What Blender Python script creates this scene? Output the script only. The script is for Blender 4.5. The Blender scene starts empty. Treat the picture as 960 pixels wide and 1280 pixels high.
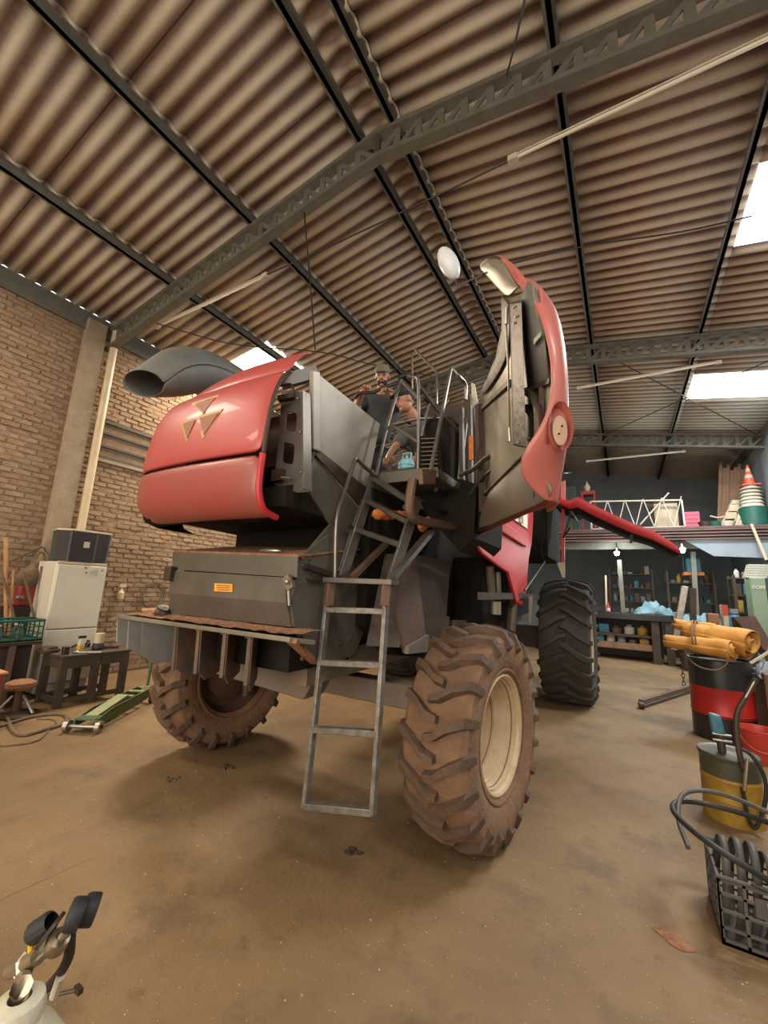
import bpy, bmesh, math, random
import numpy as np
from mathutils import Vector, Matrix
random.seed(7); rng = np.random.default_rng(7)
PI = math.pi
col = bpy.context.scene.collection
scene = bpy.context.scene

# ------------------------------------------------------------------ camera
FP = 510.6                                   # focal length in pixels of a 960x1280 frame
def _n(v): v = np.array(v, float); return v / np.linalg.norm(v)
CY = _n((300, -109, -FP)); CX = _n((889, 55, FP)); CX = _n(CX - CY * CX.dot(CY)); CZ = np.cross(CX, CY)
RW = np.array([CX, CY, CZ]); CAM = np.array([0, 0, 1.5])
cd = bpy.data.cameras.new('camera'); cam = bpy.data.objects.new('camera', cd); col.objects.link(cam)
cd.sensor_fit = 'VERTICAL'; cd.sensor_height = 24; cd.sensor_width = 18; cd.lens = FP / 1280 * 24
cd.clip_start = 0.02; cd.clip_end = 200
cam.matrix_world = Matrix([list(RW[0]) + [0], list(RW[1]) + [0], list(RW[2]) + [1.5], [0, 0, 0, 1]])
scene.camera = cam
# measured sight lines of the surveyed photograph: where a sight line meets a world plane
def ray(u, v): return RW @ _n((u - 480, 640 - v, -FP))
def gx(u, v, x): d = ray(u, v); return CAM + d * (x / d[0])
def gy(u, v, y): d = ray(u, v); return CAM + d * (y / d[1])
def gz(u, v, z=0): d = ray(u, v); return CAM + d * ((z - 1.5) / d[2])
def gd(u, v, dep): c = _n((u - 480, 640 - v, -FP)); return CAM + RW @ (c * (dep / -c[2]))

# ------------------------------------------------------------------ light, world, exposure
w = bpy.data.worlds.new('outside'); scene.world = w; w.use_nodes = True
bg = w.node_tree.nodes['Background']; bg.inputs[0].default_value = (1.0, 0.95, 0.88, 1); bg.inputs[1].default_value = 1.6
vs = scene.view_settings
vs.view_transform = 'Standard'; vs.look = 'None'; vs.exposure = 0.08; vs.gamma = 1.0; vs.use_curve_mapping = False
def area(name, loc, size, power, rot, colr=(1, 1, 1), spread=180):
    l = bpy.data.lights.new(name, 'AREA'); l.shape = 'RECTANGLE'; l.size, l.size_y = size; l.energy = power; l.color = colr
    l.spread = math.radians(spread)
    o = bpy.data.objects.new(name, l); col.objects.link(o); o.location = loc; o.rotation_euler = rot; return o
# added fill light, set in an assumed gate opening behind the camera
area('added_gate_fill', (-1.2, -4.85, 2.2), (6.4, 3.9), 290, (math.radians(90), 0, 0), (1.0, 0.87, 0.7))
# daylight through the skylight panels (right and left slope) of each bay
for ys in (-4.2, -0.4, 5.2, 9.7):
    area('skylight_daylight', (2.1, ys, 5.45), (1.5, 1.0), 300 if ys > 8 else (85 if ys < 1 else 210), (0, math.radians(8), 0), (1.0, 0.97, 0.92) if ys < 8 else (0.88, 0.95, 1.0))
    if ys < 8: area('skylight_daylight', (-6.15, ys, 5.45), (1.5, 1.0), 330 if ys > 1 else 100, (0, math.radians(-8), 0), (1.0, 0.84, 0.62))

# ------------------------------------------------------------------ materials
ORD = ['first', 'second', 'third', 'fourth', 'fifth', 'sixth', 'seventh', 'eighth']
def mat(name, c, rough=0.6, metal=0.0, c2=None, scale=6.0, amt=0.5, bump=0.0, bscale=None, emit=None, estr=0.0, spec=None, alpha=None, trans=0.0, detail=6, coat=0.0):
    m = bpy.data.materials.new(name); m.use_nodes = True; nt = m.node_tree; N = nt.nodes; L = nt.links
    b = N['Principled BSDF']; b.inputs['Base Color'].default_value = (*c, 1); b.inputs['Roughness'].default_value = rough
    b.inputs['Metallic'].default_value = metal; b.inputs['Coat Weight'].default_value = coat
    if trans: b.inputs['Transmission Weight'].default_value = trans
    if spec is not None: b.inputs['Specular IOR Level'].default_value = spec
    if emit: b.inputs['Emission Color'].default_value = (*emit, 1); b.inputs['Emission Strength'].default_value = estr
    tc = N.new('ShaderNodeTexCoord')
    if c2:
        nz = N.new('ShaderNodeTexNoise'); nz.inputs['Scale'].default_value = scale; nz.inputs['Detail'].default_value = detail
        nz.inputs['Roughness'].default_value = 0.65
        L.new(tc.outputs['Object'], nz.inputs['Vector'])
        r = N.new('ShaderNodeMapRange'); r.inputs[1].default_value = 0.5 - 0.22; r.inputs[2].default_value = 0.5 + 0.22
        r.inputs[3].default_value = 0; r.inputs[4].default_value = amt * 2 if amt < 0.5 else 1.0
        L.new(nz.outputs['Fac'], r.inputs[0])
        mx = N.new('ShaderNodeMix'); mx.data_type = 'RGBA'
        mx.inputs['A'].default_value = (*c, 1); mx.inputs['B'].default_value = (*c2, 1)
        L.new(r.outputs[0], mx.inputs['Factor']); L.new(mx.outputs['Result'], b.inputs['Base Color'])
    if bump:
        nb = N.new('ShaderNodeTexNoise'); nb.inputs['Scale'].default_value = bscale or scale * 4; nb.inputs['Detail'].default_value = 5
        L.new(tc.outputs['Object'], nb.inputs['Vector'])
        bp = N.new('ShaderNodeBump'); bp.inputs['Strength'].default_value = bump; bp.inputs['Distance'].default_value = 0.02
        L.new(nb.outputs['Fac'], bp.inputs['Height']); L.new(bp.outputs['Normal'], b.inputs['Normal'])
    return m
M = {}
M['grey'] = mat('combine_grey_paint', (.15, .132, .108), .36, .2, (.095, .078, .06), 3.0, .5, .05, 40)
M['grey_dusty'] = mat('grey_paint_with_dust', (.17, .155, .135), .5, .15, (.21, .12, .06), 2.2, .4, .1, 30)
M['sheet_worn_lit'] = mat('weathered_lit_engine_sheet', (.21, .165, .12), .42, .15, (.31, .285, .235), 2.4, .45, .08, 25)  # worn, rusty mottling; base colour lightened to carry light falling on the sheet
M['red'] = mat('combine_red_paint', (.5, .022, .028), .48, 0, (.42, .03, .03), 2.0, .4, .02, 60, coat=.0)
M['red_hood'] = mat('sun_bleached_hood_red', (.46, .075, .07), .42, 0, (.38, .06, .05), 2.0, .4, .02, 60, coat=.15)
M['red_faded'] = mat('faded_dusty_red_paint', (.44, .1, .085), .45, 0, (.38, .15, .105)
, 2.5, .4, .04, 60, coat=.2)
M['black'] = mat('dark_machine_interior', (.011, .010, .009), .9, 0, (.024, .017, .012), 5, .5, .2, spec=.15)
M['dark_metal'] = mat('dark_greasy_metal', (.045, .038, .03), .5, .4, (.1, .055, .03), 6, .4, .2)
M['rail'] = mat('handrail_grey_tube', (.2, .18, .155), .32, .6, (.1, .08, .06), 12, .4)
M['galv'] = mat('galvanised_ladder_steel', (.3, .29, .26), .4, .6, (.13, .1, .075), 14, .5, .15)
M['rubber_dusty'] = mat('rubber_caked_with_red_soil', (.25, .135, .07), .92, 0, (.13, .075, .042), 5, .5, .5, 30)
M['lug_dusty'] = mat('lug_rubber_half_dusty', (.035, .025, .02), .8, 0, (.19, .105, .058), 6, .42, .4, 40)
M['rubber_dark'] = mat('dark_tyre_rubber', (.03, .026, .022), .8, 0, (.08, .06, .04), 6, .35, .3, 30)
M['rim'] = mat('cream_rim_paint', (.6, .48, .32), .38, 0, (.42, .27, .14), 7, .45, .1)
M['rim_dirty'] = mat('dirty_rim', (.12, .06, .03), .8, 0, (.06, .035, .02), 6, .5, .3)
M['soil'] = mat('dry_red_chaff_soil', (.42, .2, .1), .95, 0, (.22, .1, .05), 22, .5, .8, 60)
M['fin'] = mat('worn_vane_steel', (.1, .085, .07), .6, .3, (.19, .09, .045), 9, .45, .2)
M['fin_plastic'] = mat('grey_plastic_vane', (.1, .095, .085), .6, 0, (.07, .06, .05), 7, .4)
M['yellow_label'] = mat('orange_warning_label', (.85, .36, .03), .5, 0, (.7, .28, .02), 60, .3)
M['red_low_shaded'] = mat('dusty_shaded_red_paint', (.33, .05, .045), .42, 0, (.27, .095, .06), 2.5, .45, .04, 60, coat=.1)  # dust, with the shade of the downward-facing panel put into the red
M['pocket_tan'] = mat('dusty_tan_plug', (.42, .26, .18), .7, 0, (.36, .21, .14), 9, .4)
M['gold'] = mat('brass_coloured_emblem', (.5, .28, .1), .5, .2, (.38, .2, .07), 8, .4)
M['emblem_dark'] = mat('brown_emblem_field', (.28, .1, .045), .55, 0, (.22, .08, .04), 20, .4)
M['white_label'] = mat('cream_decal', (.8, .72, .58), .5)
M['ink'] = mat('black_lettering', (.02, .02, .02), .6)
M['white_ink'] = mat('white_lettering', (.7, .68, .6), .6)
M['duct'] = mat('dull_plastic_duct', (.16, .16, .14), .55, 0, (.1, .095, .08), 4, .4)
M['lining'] = mat('inner_lining_sheet', (.3, .27, .2), .42, .35, (.17, .14, .1), 2.5, .5, .06)
M['purlin'] = mat('painted_truss_steel', (.17, .165, .135), .6, .1, (.1, .09, .07), 8, .4)
M['brick'] = mat('clay_brick', (.36, .235, .14), .92, 0, (.27, .165, .095), 5, .5, .7, 60)
M['brick2'] = mat('pale_clay_brick', (.4, .275, .17), .92, 0, (.3, .195, .115), 5, .5, .7, 60)
M['mortar'] = mat('rough_mortar', (.31, .215, .135), .95, 0, (.2, .13, .08), 9, .5, .8, 50)
M['concrete'] = mat('column_concrete', (.36, .28, .19), .88, 0, (.26, .19, .12), 5, .5, .4, 40)
M['plaster'] = mat('grey_rendered_wall', (.27, .30, .32), .9, 0, (.19, .215, .235), 1.5, .5, .2)
M['pvc'] = mat('cream_downpipe', (.62, .5, .33), .45, 0, (.48, .36, .22), 4, .4)
M['white'] = mat('white_enamel', (.68, .64, .52), .35, 0, (.58, .52, .4), 2.5, .4)
M['white_plain'] = mat('off_white_paint', (.6, .55, .45), .6, 0, (.42, .35, .25), 8, .4)
M['dark_cab'] = mat('dark_brown_cabinet', (.03, .02, .02), .5, 0, (.05, .035, .03), 5, .4)
M['green_grey'] = mat('green_grey_side', (.06, .085, .07), .6, 0, (.045, .06, .05), 5, .4)
M['crate_green'] = mat('green_crate_plastic', (.015, .11, .075), .5, 0, (.012, .06, .045), 12, .4)
M['glass'] = mat('bottle_glass', (.65, .75, .68), .12, 0, alpha=None, trans=.9)
M['jack_green'] = mat('green_jack_paint', (.06, .15, .06), .5, .1, (.09, .1, .05), 14, .5, .1)
M['jack_pale'] = mat('worn_pale_green_paint', (.36, .36, .2), .6, 0, (.2, .25, .12), 14, .5)
M['steel'] = mat('bare_steel', (.42, .4, .36), .35, .8, (.25, .2, .15), 12, .4)
M['chrome'] = mat('polished_brass_chrome', (.5, .43, .32), .38, .85, (.33, .24, .15), 20, .4)
M['wood_dark'] = mat('oily_black_bench_wood', (.045, .035, .026), .55, 0, (.085, .065, .04), 6, .45, .2)
M['wood'] = mat('pale_handle_wood', (.55, .32, .13), .6, 0, (.4, .2, .08), 9, .5)
M['wood_old'] = mat('old_brown_board', (.26, .15, .08), .8, 0, (.15, .08, .045), 7, .5, .3)
M['plywood'] = mat('cream_plank', (.55, .46, .32), .75, 0, (.42, .33, .2), 6, .4)
M['hose'] = mat('dusty_hose', (.1, .07, .045), .75, 0, (.22, .14, .08), 14, .5)
M['cable'] = mat('black_cable', (.02, .018, .016), .55)
M['belt'] = mat('rubber_belt', (.05, .045, .04), .6, 0, (.1, .085, .065), 10, .4)
M['barrel_red'] = mat('red_barrel_paint', (.5, .02, .015), .38, .1, (.3, .02, .015), 4, .45, .05)
M['barrel_black'] = mat('black_barrel_paint', (.015, .015, .017), .3, .1, (.04, .03, .025), 6, .3)
M['drum_yellow'] = mat('yellow_drum_paint', (.5, .3, .02), .5, .1, (.2, .11, .03), 6, .5, .1)
M['drum_green'] = mat('dark_green_lid_paint', (.05, .06, .04), .4, .2, (.1, .08, .04), 6, .4)
M['bucket_red'] = mat('red_plastic', (.55, .05, .035), .4, 0, (.42, .05, .03), 6, .4)
M['pink'] = mat('pink_plastic', (.5, .08, .14), .5, 0, (.4, .07, .11), 8, .4)
M['blue_pump'] = mat('blue_painted_handle', (.03, .12, .17), .4, 0, (.05, .2, .25), 20, .5)
M['blue_bottle'] = mat('light_blue_cylinder_paint', (.24, .5, .58), .45, 0, (.18, .38, .45), 10, .4)
M['tarp'] = mat('yellow_canvas', (.62, .3, .055), .75, 0, (.42, .19, .04), 5, .5, .3, 18)
M['blue_tarp'] = mat('pale_blue_sheeting', (.2, .33, .38), .6, 0, (.09, .17, .21), 5, .5, .3, 20)
M['rope'] = mat('brown_rope', (.22, .14, .08), .9)
M['rag'] = mat('orange_rag', (.75, .24, .05), .85, 0, (.5, .14, .03), 14, .5, .4)
M['skin'] = mat('skin', (.5, .25, .16), .55, 0, (.42, .19, .12), 12, .4)
M['beard'] = mat('dark_hair', (.03, .02, .015), .8)
M['cap'] = mat('olive_cap_cloth', (.2, .17, .11), .85, 0, (.14, .11, .07), 20, .4)
M['cap_black'] = mat('black_cap_cloth', (.02, .02, .022), .8)
M['shirt'] = mat('dark_grey_work_shirt', (.045, .047, .05), .85, 0, (.065, .065, .065), 14, .4, .3)
M['shirt_grey'] = mat('grey_work_shirt', (.11, .11, .11), .85, 0, (.16, .15, .14), 14, .4, .3)
M['trousers'] = mat('dark_trousers', (.025, .03, .04), .85)
M['cabinet_green'] = mat('pale_green_locker', (.25, .33, .22), .5, .1, (.2, .26, .17), 4, .4)
M['orange_cone'] = mat('orange_cone', (.7, .1, .04), .5)
M['brown_sheet'] = mat('rusty_brown_sheet', (.16, .085, .07), .65, .2, (.1, .06, .05), 5, .5)
M['blue_box'] = mat('blue_plastic_case', (.04, .2, .3), .5, 0, (.03, .13, .2), 8, .4)
M['paper'] = mat('old_paper', (.55, .52, .42), .8, 0, (.38, .36, .3), 12, .5)
M['cyl_white'] = mat('chipped_white_cylinder', (.62, .6, .48), .45, 0, (.42, .33, .2), 9, .45, .2)
M['teal'] = mat('teal_label', (.02, .3, .3), .5)
M['red_stool'] = mat('dark_red_stool', (.25, .03, .025), .5)
M['yellow'] = mat('yellow_plastic', (.7, .45, .02), .5)
M['lamp'] = mat('lit_lamp', (1, 1, 1), .5, emit=(.9, 1.0, 1.0), estr=60)
M['tube_glass'] = mat('lamp_tube', (.75, .68, .55), .35, 0, (.6, .52, .4), 4, .3)
M['skylight'] = mat('lit_skylight_sheet', (.85, .85, .8), .6, emit=(1.0, .98, .93), estr=5.0)
M['mirror_white'] = mat('translucent_white_plastic', (.75, .78, .8), .3, emit=None)
M['window_pale'] = mat('dusty_lit_pane', (.6, .5, .35), .6, 0, (.4, .3, .2), 4, .5, emit=(1, .66, .36), estr=.75)

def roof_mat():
    m = bpy.data.materials.new('banded_fibre_cement'); m.use_nodes = True; nt = m.node_tree; N = nt.nodes; L = nt.links
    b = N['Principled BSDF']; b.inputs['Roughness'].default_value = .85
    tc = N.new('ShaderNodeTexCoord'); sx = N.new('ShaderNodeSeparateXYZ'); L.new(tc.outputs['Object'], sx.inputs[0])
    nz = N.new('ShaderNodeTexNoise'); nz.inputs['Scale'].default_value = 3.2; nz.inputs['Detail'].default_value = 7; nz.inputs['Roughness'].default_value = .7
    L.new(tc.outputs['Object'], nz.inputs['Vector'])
    # colour runs from pale low crests to dark brown high flutes, varied by noise
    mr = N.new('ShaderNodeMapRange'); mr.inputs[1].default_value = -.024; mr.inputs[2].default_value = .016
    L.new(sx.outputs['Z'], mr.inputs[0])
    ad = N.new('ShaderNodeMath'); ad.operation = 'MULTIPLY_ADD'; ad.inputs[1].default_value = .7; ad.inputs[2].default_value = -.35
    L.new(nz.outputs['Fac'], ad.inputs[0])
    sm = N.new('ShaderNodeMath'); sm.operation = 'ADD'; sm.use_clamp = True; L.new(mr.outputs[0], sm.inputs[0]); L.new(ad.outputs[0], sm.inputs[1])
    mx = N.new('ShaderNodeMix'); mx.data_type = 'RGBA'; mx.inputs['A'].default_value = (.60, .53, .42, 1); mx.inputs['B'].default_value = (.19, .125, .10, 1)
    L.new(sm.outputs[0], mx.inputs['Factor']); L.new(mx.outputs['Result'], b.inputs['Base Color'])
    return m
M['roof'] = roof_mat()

def floor_mat():
    m = bpy.data.materials.new('dusty_concrete_floor'); m.use_nodes = True; nt = m.node_tree; N = nt.nodes; L = nt.links
    b = N['Principled BSDF']; tc = N.new('ShaderNodeTexCoord')
    def noise(s, d=8, r=.6):
        n = N.new('ShaderNodeTexNoise'); n.inputs['Scale'].default_value = s; n.inputs['Detail'].default_value = d; n.inputs['Roughness'].default_value = r
        L.new(tc.outputs['Object'], n.inputs['Vector']); return n
    def ramp(src, a, bb):
        r = N.new('ShaderNodeMapRange'); r.inputs[1].default_value = a; r.inputs[2].default_value = bb; L.new(src, r.inputs[0]); return r.outputs[0]
    def mix(f, A, B):
        x = N.new('ShaderNodeMix'); x.data_type = 'RGBA'; L.new(f, x.inputs['Factor'])
        for k, v in (('A', A), ('B', B)):
            if isinstance(v, tuple): x.inputs[k].default_value = (*v, 1)
            else: L.new(v, x.inputs[k])
        return x.outputs['Result']
    base = mix(ramp(noise(.55).outputs['Fac'], .35, .65), (.165, .099, .044), (.27, .168, .077))
    base = mix(ramp(noise(2.3, 10, .7).outputs['Fac'], .5, .75), base, (.11, .07, .038))
    base = mix(ramp(noise(9, 10, .75).outputs['Fac'], .56, .8), base, (.085, .055, .032))
    base = mix(ramp(noise(40, 4, .6).outputs['Fac'], .68, .74), base, (.5, .38, .25))
    v = N.new('ShaderNodeTexVoronoi'); v.inputs['Scale'].default_value = 34; L.new(tc.outputs['Object'], v.inputs['Vector'])
    base = mix(ramp(v.outputs['Distance'], .075, .05), base, (.62, .5, .36))
    L.new(base, b.inputs['Base Color'])
    L.new(ramp(noise(1.4).outputs['Fac'], .2, 1.0), b.inputs['Roughness'])
    rr = N.new('ShaderNodeMapRange'); rr.inputs[3].default_value = .5; rr.inputs[4].default_value = .85
    L.new(noise(1.7).outputs['Fac'], rr.inputs[0]); L.new(rr.outputs[0], b.inputs['Roughness'])
    bp = N.new('ShaderNodeBump'); bp.inputs['Strength'].default_value = .5; bp.inputs['Distance'].default_value = .012
    L.new(noise(16, 10, .75).outputs['Fac'], bp.inputs['Height']); L.new(bp.outputs['Normal'], b.inputs['Normal'])
    return m
M['floor'] = floor_mat()

# ------------------------------------------------------------------ mesh helpers
Z = Vector((0, 0, 1))
class MB:
    def __init__(s): s.v = []; s.f = []; s.m = []
    def add(s, V, F, m=0):
        k = len(s.v); s.v += [tuple(map(float, p)) for p in V]; s.f += [tuple(i + k for i in f) for f in F]; s.m += [m] * len(F); return s
    def box(s, x0, x1, y0, y1, z0, z1, m=0):
        V = [(x, y, z) for z in (z0, z1) for y in (y0, y1) for x in (x0, x1)]
        return s.add(V, [(0, 2, 3, 1), (4, 5, 7, 6), (0, 1, 5, 4), (2, 6, 7, 3), (0, 4, 6, 2), (1, 3, 7, 5)], m)
    def hexa(s, bot, top, m=0):
        return s.add(list(bot) + list(top), [(3, 2, 1, 0), (4, 5, 6, 7), (0, 1, 5, 4), (1, 2, 6, 5), (2, 3, 7, 6), (3, 0, 4, 7)], m)
    def beam(s, p, q, w, h, up=Z, m=0):
        p = Vector(p); q = Vector(q); d = (q - p).normalized(); up = Vector(up)
        a = d.cross(up)
        if a.length < 1e-4: a = d.cross(Vector((1, 0, 0)))
        a.normalize(); b = a.cross(d).normalized(); a = a * w / 2; b = b * h / 2
        return s.hexa([p - a - b, p + a - b, p + a + b, p - a + b], [q - a - b, q + a - b, q + a + b, q - a + b], m)
    def tube(s, P, r, n=8, closed=False, m=0):
        P = [Vector(p) for p in P]; N = len(P); R = r if isinstance(r, (list, tuple)) else [r] * N
        rings = []; ref = None
        for i in range(N):
            if closed: d = P[(i + 1) % N] - P[i - 1]
            else: d = P[min(i + 1, N - 1)] - P[max(i - 1, 0)]
            d.normalize()
            if ref is None:
                ref = d.cross(Z)
                if ref.length < .1: ref = d.cross(Vector((0, 1, 0)))
            a = (ref - d * ref.dot(d)).normalized(); ref = a; b = d.cross(a)
            rings.append([P[i] + (a * math.cos(t) + b * math.sin(t)) * R[i] for t in [2 * PI * k / n for k in range(n)]])
        V = [p for g in rings for p in g]; F = []
        for i in range(N if closed else N - 1):
            j = (i + 1) % N
            for k in range(n): F.append((i * n + k, i * n + (k + 1) % n, j * n + (k + 1) % n, j * n + k))
        if not closed: F.append(tuple(range(n - 1, -1, -1))); F.append(tuple((N - 1) * n + k for k in range(n)))
        return s.add(V, F, m)
    def lathe(s, prof, o, ax=(0, 0, 1), n=24, m=0, caps=False, sx=1.0):
        ax = Vector(ax).normalized(); a = ax.cross(Vector((0, 1, 0)))
        if a.length < .1: a = ax.cross(Vector((1, 0, 0)))
        a.normalize(); b = ax.cross(a); o = Vector(o); V = []; F = []
        for (h, r) in prof:
            for k in range(n):
                t = 2 * PI * k / n; V.append(o + ax * h + a * (r * math.cos(t) * sx) + b * (r * math.sin(t)))
        for i in range(len(prof) - 1):
            for k in range(n): F.append((i * n + k, i * n + (k + 1) % n, (i + 1) * n + (k + 1) % n, (i + 1) * n + k))
        if caps: F.append(tuple(range(n - 1, -1, -1))); F.append(tuple((len(prof) - 1) * n + k for k in range(n)))
        return s.add(V, F, m)
    def ball(s, c, r, n=12, m=0, rot=None):
        rx, ry, rz = r if isinstance(r, (tuple, list)) else (r, r, r); V = []; F = []; h = n // 2 + 1
        for i in range(h + 1):
            th = PI * i / h
            for k in range(n):
                ph = 2 * PI * k / n; p = Vector((rx * math.sin(th) * math.cos(ph), ry * math.sin(th) * math.sin(ph), rz * math.cos(th)))
                if rot: p = rot @ p
                V.append(Vector(c) + p)
        for i in range(h):
            for k in range(n): F.append((i * n + k, (i + 1) * n + k, (i + 1) * n + (k + 1) % n, i * n + (k + 1) % n))
        return s.add(V, F, m)
    def grid(s, rows, m=0):
        R = len(rows); C_ = len(rows[0]); V = [p for r in rows for p in r]
        F = [(i * C_ + j, i * C_ + j + 1, (i + 1) * C_ + j + 1, (i + 1) * C_ + j) for i in range(R - 1) for j in range(C_ - 1)]
        return s.add(V, F, m)
    def prism(s, pts, vec, m=0):
        n = len(pts); vec = Vector(vec); P = [Vector(p) for p in pts]
        V = P + [p + vec for p in P]
        F = [tuple(range(n - 1, -1, -1)), tuple(range(n, 2 * n))] + [(i, (i + 1) % n, n + (i + 1) % n, n + i) for i in range(n)]
        return s.add(V, F, m)
    def build(s, name, mt, parent=None, smooth=True, solid=0, bevel=0, sub=0, label=None, origin=None, offs=0, ang=35, kind=None):
        if parent is not None and origin is None: org = Vector(parent['_w'])
        elif origin is not None: org = Vector(origin)
        else:
            a = np.array(s.v); org = Vector(((a[:, 0].min() + a[:, 0].max()) / 2, (a[:, 1].min() + a[:, 1].max()) / 2, a[:, 2].min()))
        me = bpy.data.meshes.new(name)
        me.from_pydata([tuple(Vector(p) - org) for p in s.v], [], s.f)
        mts = mt if isinstance(mt, (list, tuple)) else [mt]
        for x in mts: me.materials.append(M[x] if isinstance(x, str) else x)
        if len(mts) > 1: me.polygons.foreach_set('material_index', s.m)
        bm = bmesh.new(); bm.from_mesh(me); bmesh.ops.recalc_face_normals(bm, faces=bm.faces); bm.to_mesh(me); bm.free()
        if smooth:
            me.polygons.foreach_set('use_smooth', [True] * len(me.polygons)); me.set_sharp_from_angle(angle=math.radians(ang))
        me.update()
        o = bpy.data.objects.new(name, me); col.objects.link(o)
        o['_w'] = tuple(org)
        if parent is not None: o.parent = parent; o.location = org - Vector(parent['_w'])
        else: o.location = org
        if solid:
            k = o.modifiers.new('thickness', 'SOLIDIFY'); k.thickness = solid; k.offset = offs
        if sub:
            k = o.modifiers.new('smooth', 'SUBSURF'); k.levels = k.render_levels = sub
        if bevel:
            k = o.modifiers.new('edge', 'BEVEL'); k.width = bevel; k.segments = 2; k.limit_method = 'ANGLE'
        if label: o['label'] = label
        if kind: o['kind'] = kind
        return o
def tag(o, label, cat, group=None):
    o['label'] = label; o['category'] = cat
    if group: o['group'] = group
    return o
def thing(name, label, cat, loc=(0, 0, 0), group=None):
    o = bpy.data.objects.new(name, None); col.objects.link(o); o.location = loc; o['_w'] = tuple(map(float, loc)); o.empty_display_size = .1
    return tag(o, label, cat, group)
def sroot(name, loc=(0, 0, 0)):
    o = bpy.data.objects.new(name, None); col.objects.link(o); o.location = loc; o['_w'] = tuple(map(float, loc)); o['kind'] = 'structure'; return o
def inst(o, parent, loc, rot=(0, 0, 0), scale=None):
    c = o.copy(); col.objects.link(c); c.parent = parent; c.location = loc; c.rotation_euler = rot
    if scale: c.scale = scale
    return c
def dup(root, loc, rz=0, label=None, parent=None):
    c = root.copy(); col.objects.link(c); c.location = loc; c.rotation_euler = (0, 0, rz)
    if label: c['label'] = label
    for ch in root.children:
        d = ch.copy(); col.objects.link(d); d.parent = c
        for g in ch.children:
            e = g.copy(); col.objects.link(e); e.parent = d
    return c
def text(s, name, size, mt, parent, M4, ext=.001):
    cu = bpy.data.curves.new(name, 'FONT'); cu.body = s; cu.size = size; cu.extrude = ext; cu.align_x = 'CENTER'; cu.align_y = 'CENTER'
    t = bpy.data.objects.new(name + '_tmp', cu); col.objects.link(t); bpy.context.view_layer.update()
    me = bpy.data.meshes.new_from_object(t.evaluated_get(bpy.context.evaluated_depsgraph_get()))
    bpy.data.objects.remove(t); me.materials.clear(); me.materials.append(M[mt])
    o = bpy.data.objects.new(name, me); col.objects.link(o); o.parent = parent
    o.matrix_local = Matrix.Translation(-Vector(parent['_w'])) @ M4; o['_w'] = (0, 0, 0); return o
def frame(o, ex, ey):           # matrix with axes ex, ey
    ex = Vector(ex).normalized(); ey = Vector(ey); ey = (ey - ex * ey.dot(ex)).normalized(); ez = ex.cross(ey)
    return Matrix([[ex.x, ey.x, ez.x, o[0]], [ex.y, ey.y, ez.y, o[1]], [ex.z, ey.z, ez.z, o[2]], [0, 0, 0, 1]])
def arc(pts, n=6):               # smooth path through points (catmull-rom)
    P = [Vector(p) for p in pts]; P = [P[0] * 2 - P[1]] + P + [P[-1] * 2 - P[-2]]; out = []
    for i in range(1, len(P) - 2):
        for k in range(n):
            t = k / n; a, b, c, d = P[i - 1], P[i], P[i + 1], P[i + 2]
            out.append(.5 * ((2 * b) + (c - a) * t + (2 * a - 5 * b + 4 * c - d) * t * t + (3 * b - a - 3 * c + d) * t ** 3))
    return out + [P[-2]]

# ================================================================== SETTING
XL, XR, YB, YF = -7.0, 3.0, 16.7, -5.2          # walls
RX, RZ, SL = -1.98, 6.30, .16                   # ridge x, underside height, slope
def roofz(x): return RZ - SL * abs(x - RX)
fl = sroot('floor')
MB().box(XL - .3, XR + .3, YF - 6, YB + .3, -.2, 0).build('floor_slab', 'floor', fl, smooth=False)
p, q = gz(0, 1125), gz(112, 1074); d = q - p
MB().beam(p - d * .5 + np.array([0, 0, .0003]), p + d * 1.05, .006, .002).build('expansion_joint', 'wood_old', fl, smooth=False)
# loose grit and chips: nobody could count them
mb = MB()
for i in range(900):
    x = rng.uniform(-5, 1.2); y = rng.uniform(.6, 7); r = rng.uniform(.0015, .005)
    mb.add([(x - r, y, .001), (x, y - r, .001), (x + r * 1.3, y, .001), (x, y + r, .001), (x, y, r * .8)], [(0, 1, 4), (1, 2, 4), (2, 3, 4), (3, 0, 4)])
o = mb.build('floor_grit', 'plywood', smooth=False); o['kind'] = 'stuff'; tag(o, 'pale chips and grit scattered over the brown concrete floor', 'grit')

# ---- roof: sheets, ridge caps, purlins, trusses
ce = sroot('ceiling')
PIT = .186
def sheet_mesh(L, name, waves=6, mt='roof', nx=2):
    mb = MB(); rows = []; n = waves * 8 + 2
    for j in range(nx):
        rows.append([(L * (j / (nx - 1) - .5), (i / 8) * PIT, .0255 * math.sin(2 * PI * i / 8 + .6)) for i in range(n)])
    mb.grid(rows)
    return mb
th = math.atan(SL); ROWS = [(-6.975, -5.35), (-5.47, -3.73), (-3.85, -2.1)]
SHY = 6 * PIT
skys = {round(k) for k in ()}
protos = {}
def sheet(x0, x1, y, sky, side, row):
    L = (x1 - x0) / math.cos(th); key = (round(L, 2), sky)
    if key not in protos:
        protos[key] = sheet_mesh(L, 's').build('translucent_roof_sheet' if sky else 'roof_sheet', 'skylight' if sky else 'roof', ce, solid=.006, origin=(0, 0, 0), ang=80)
        o = protos[key]; o.parent = ce
    else: o = inst(protos[key], ce, (0, 0, 0))
    xm = (x0 + x1) / 2; zz = roofz(xm) + .035 - .007 * row
    s = -1 if xm < RX else 1
    o.location = (xm, y, zz); o.rotation_euler = (0, s * th, 0)
ny = 0; y = 4.65 - 10 * SHY
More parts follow.
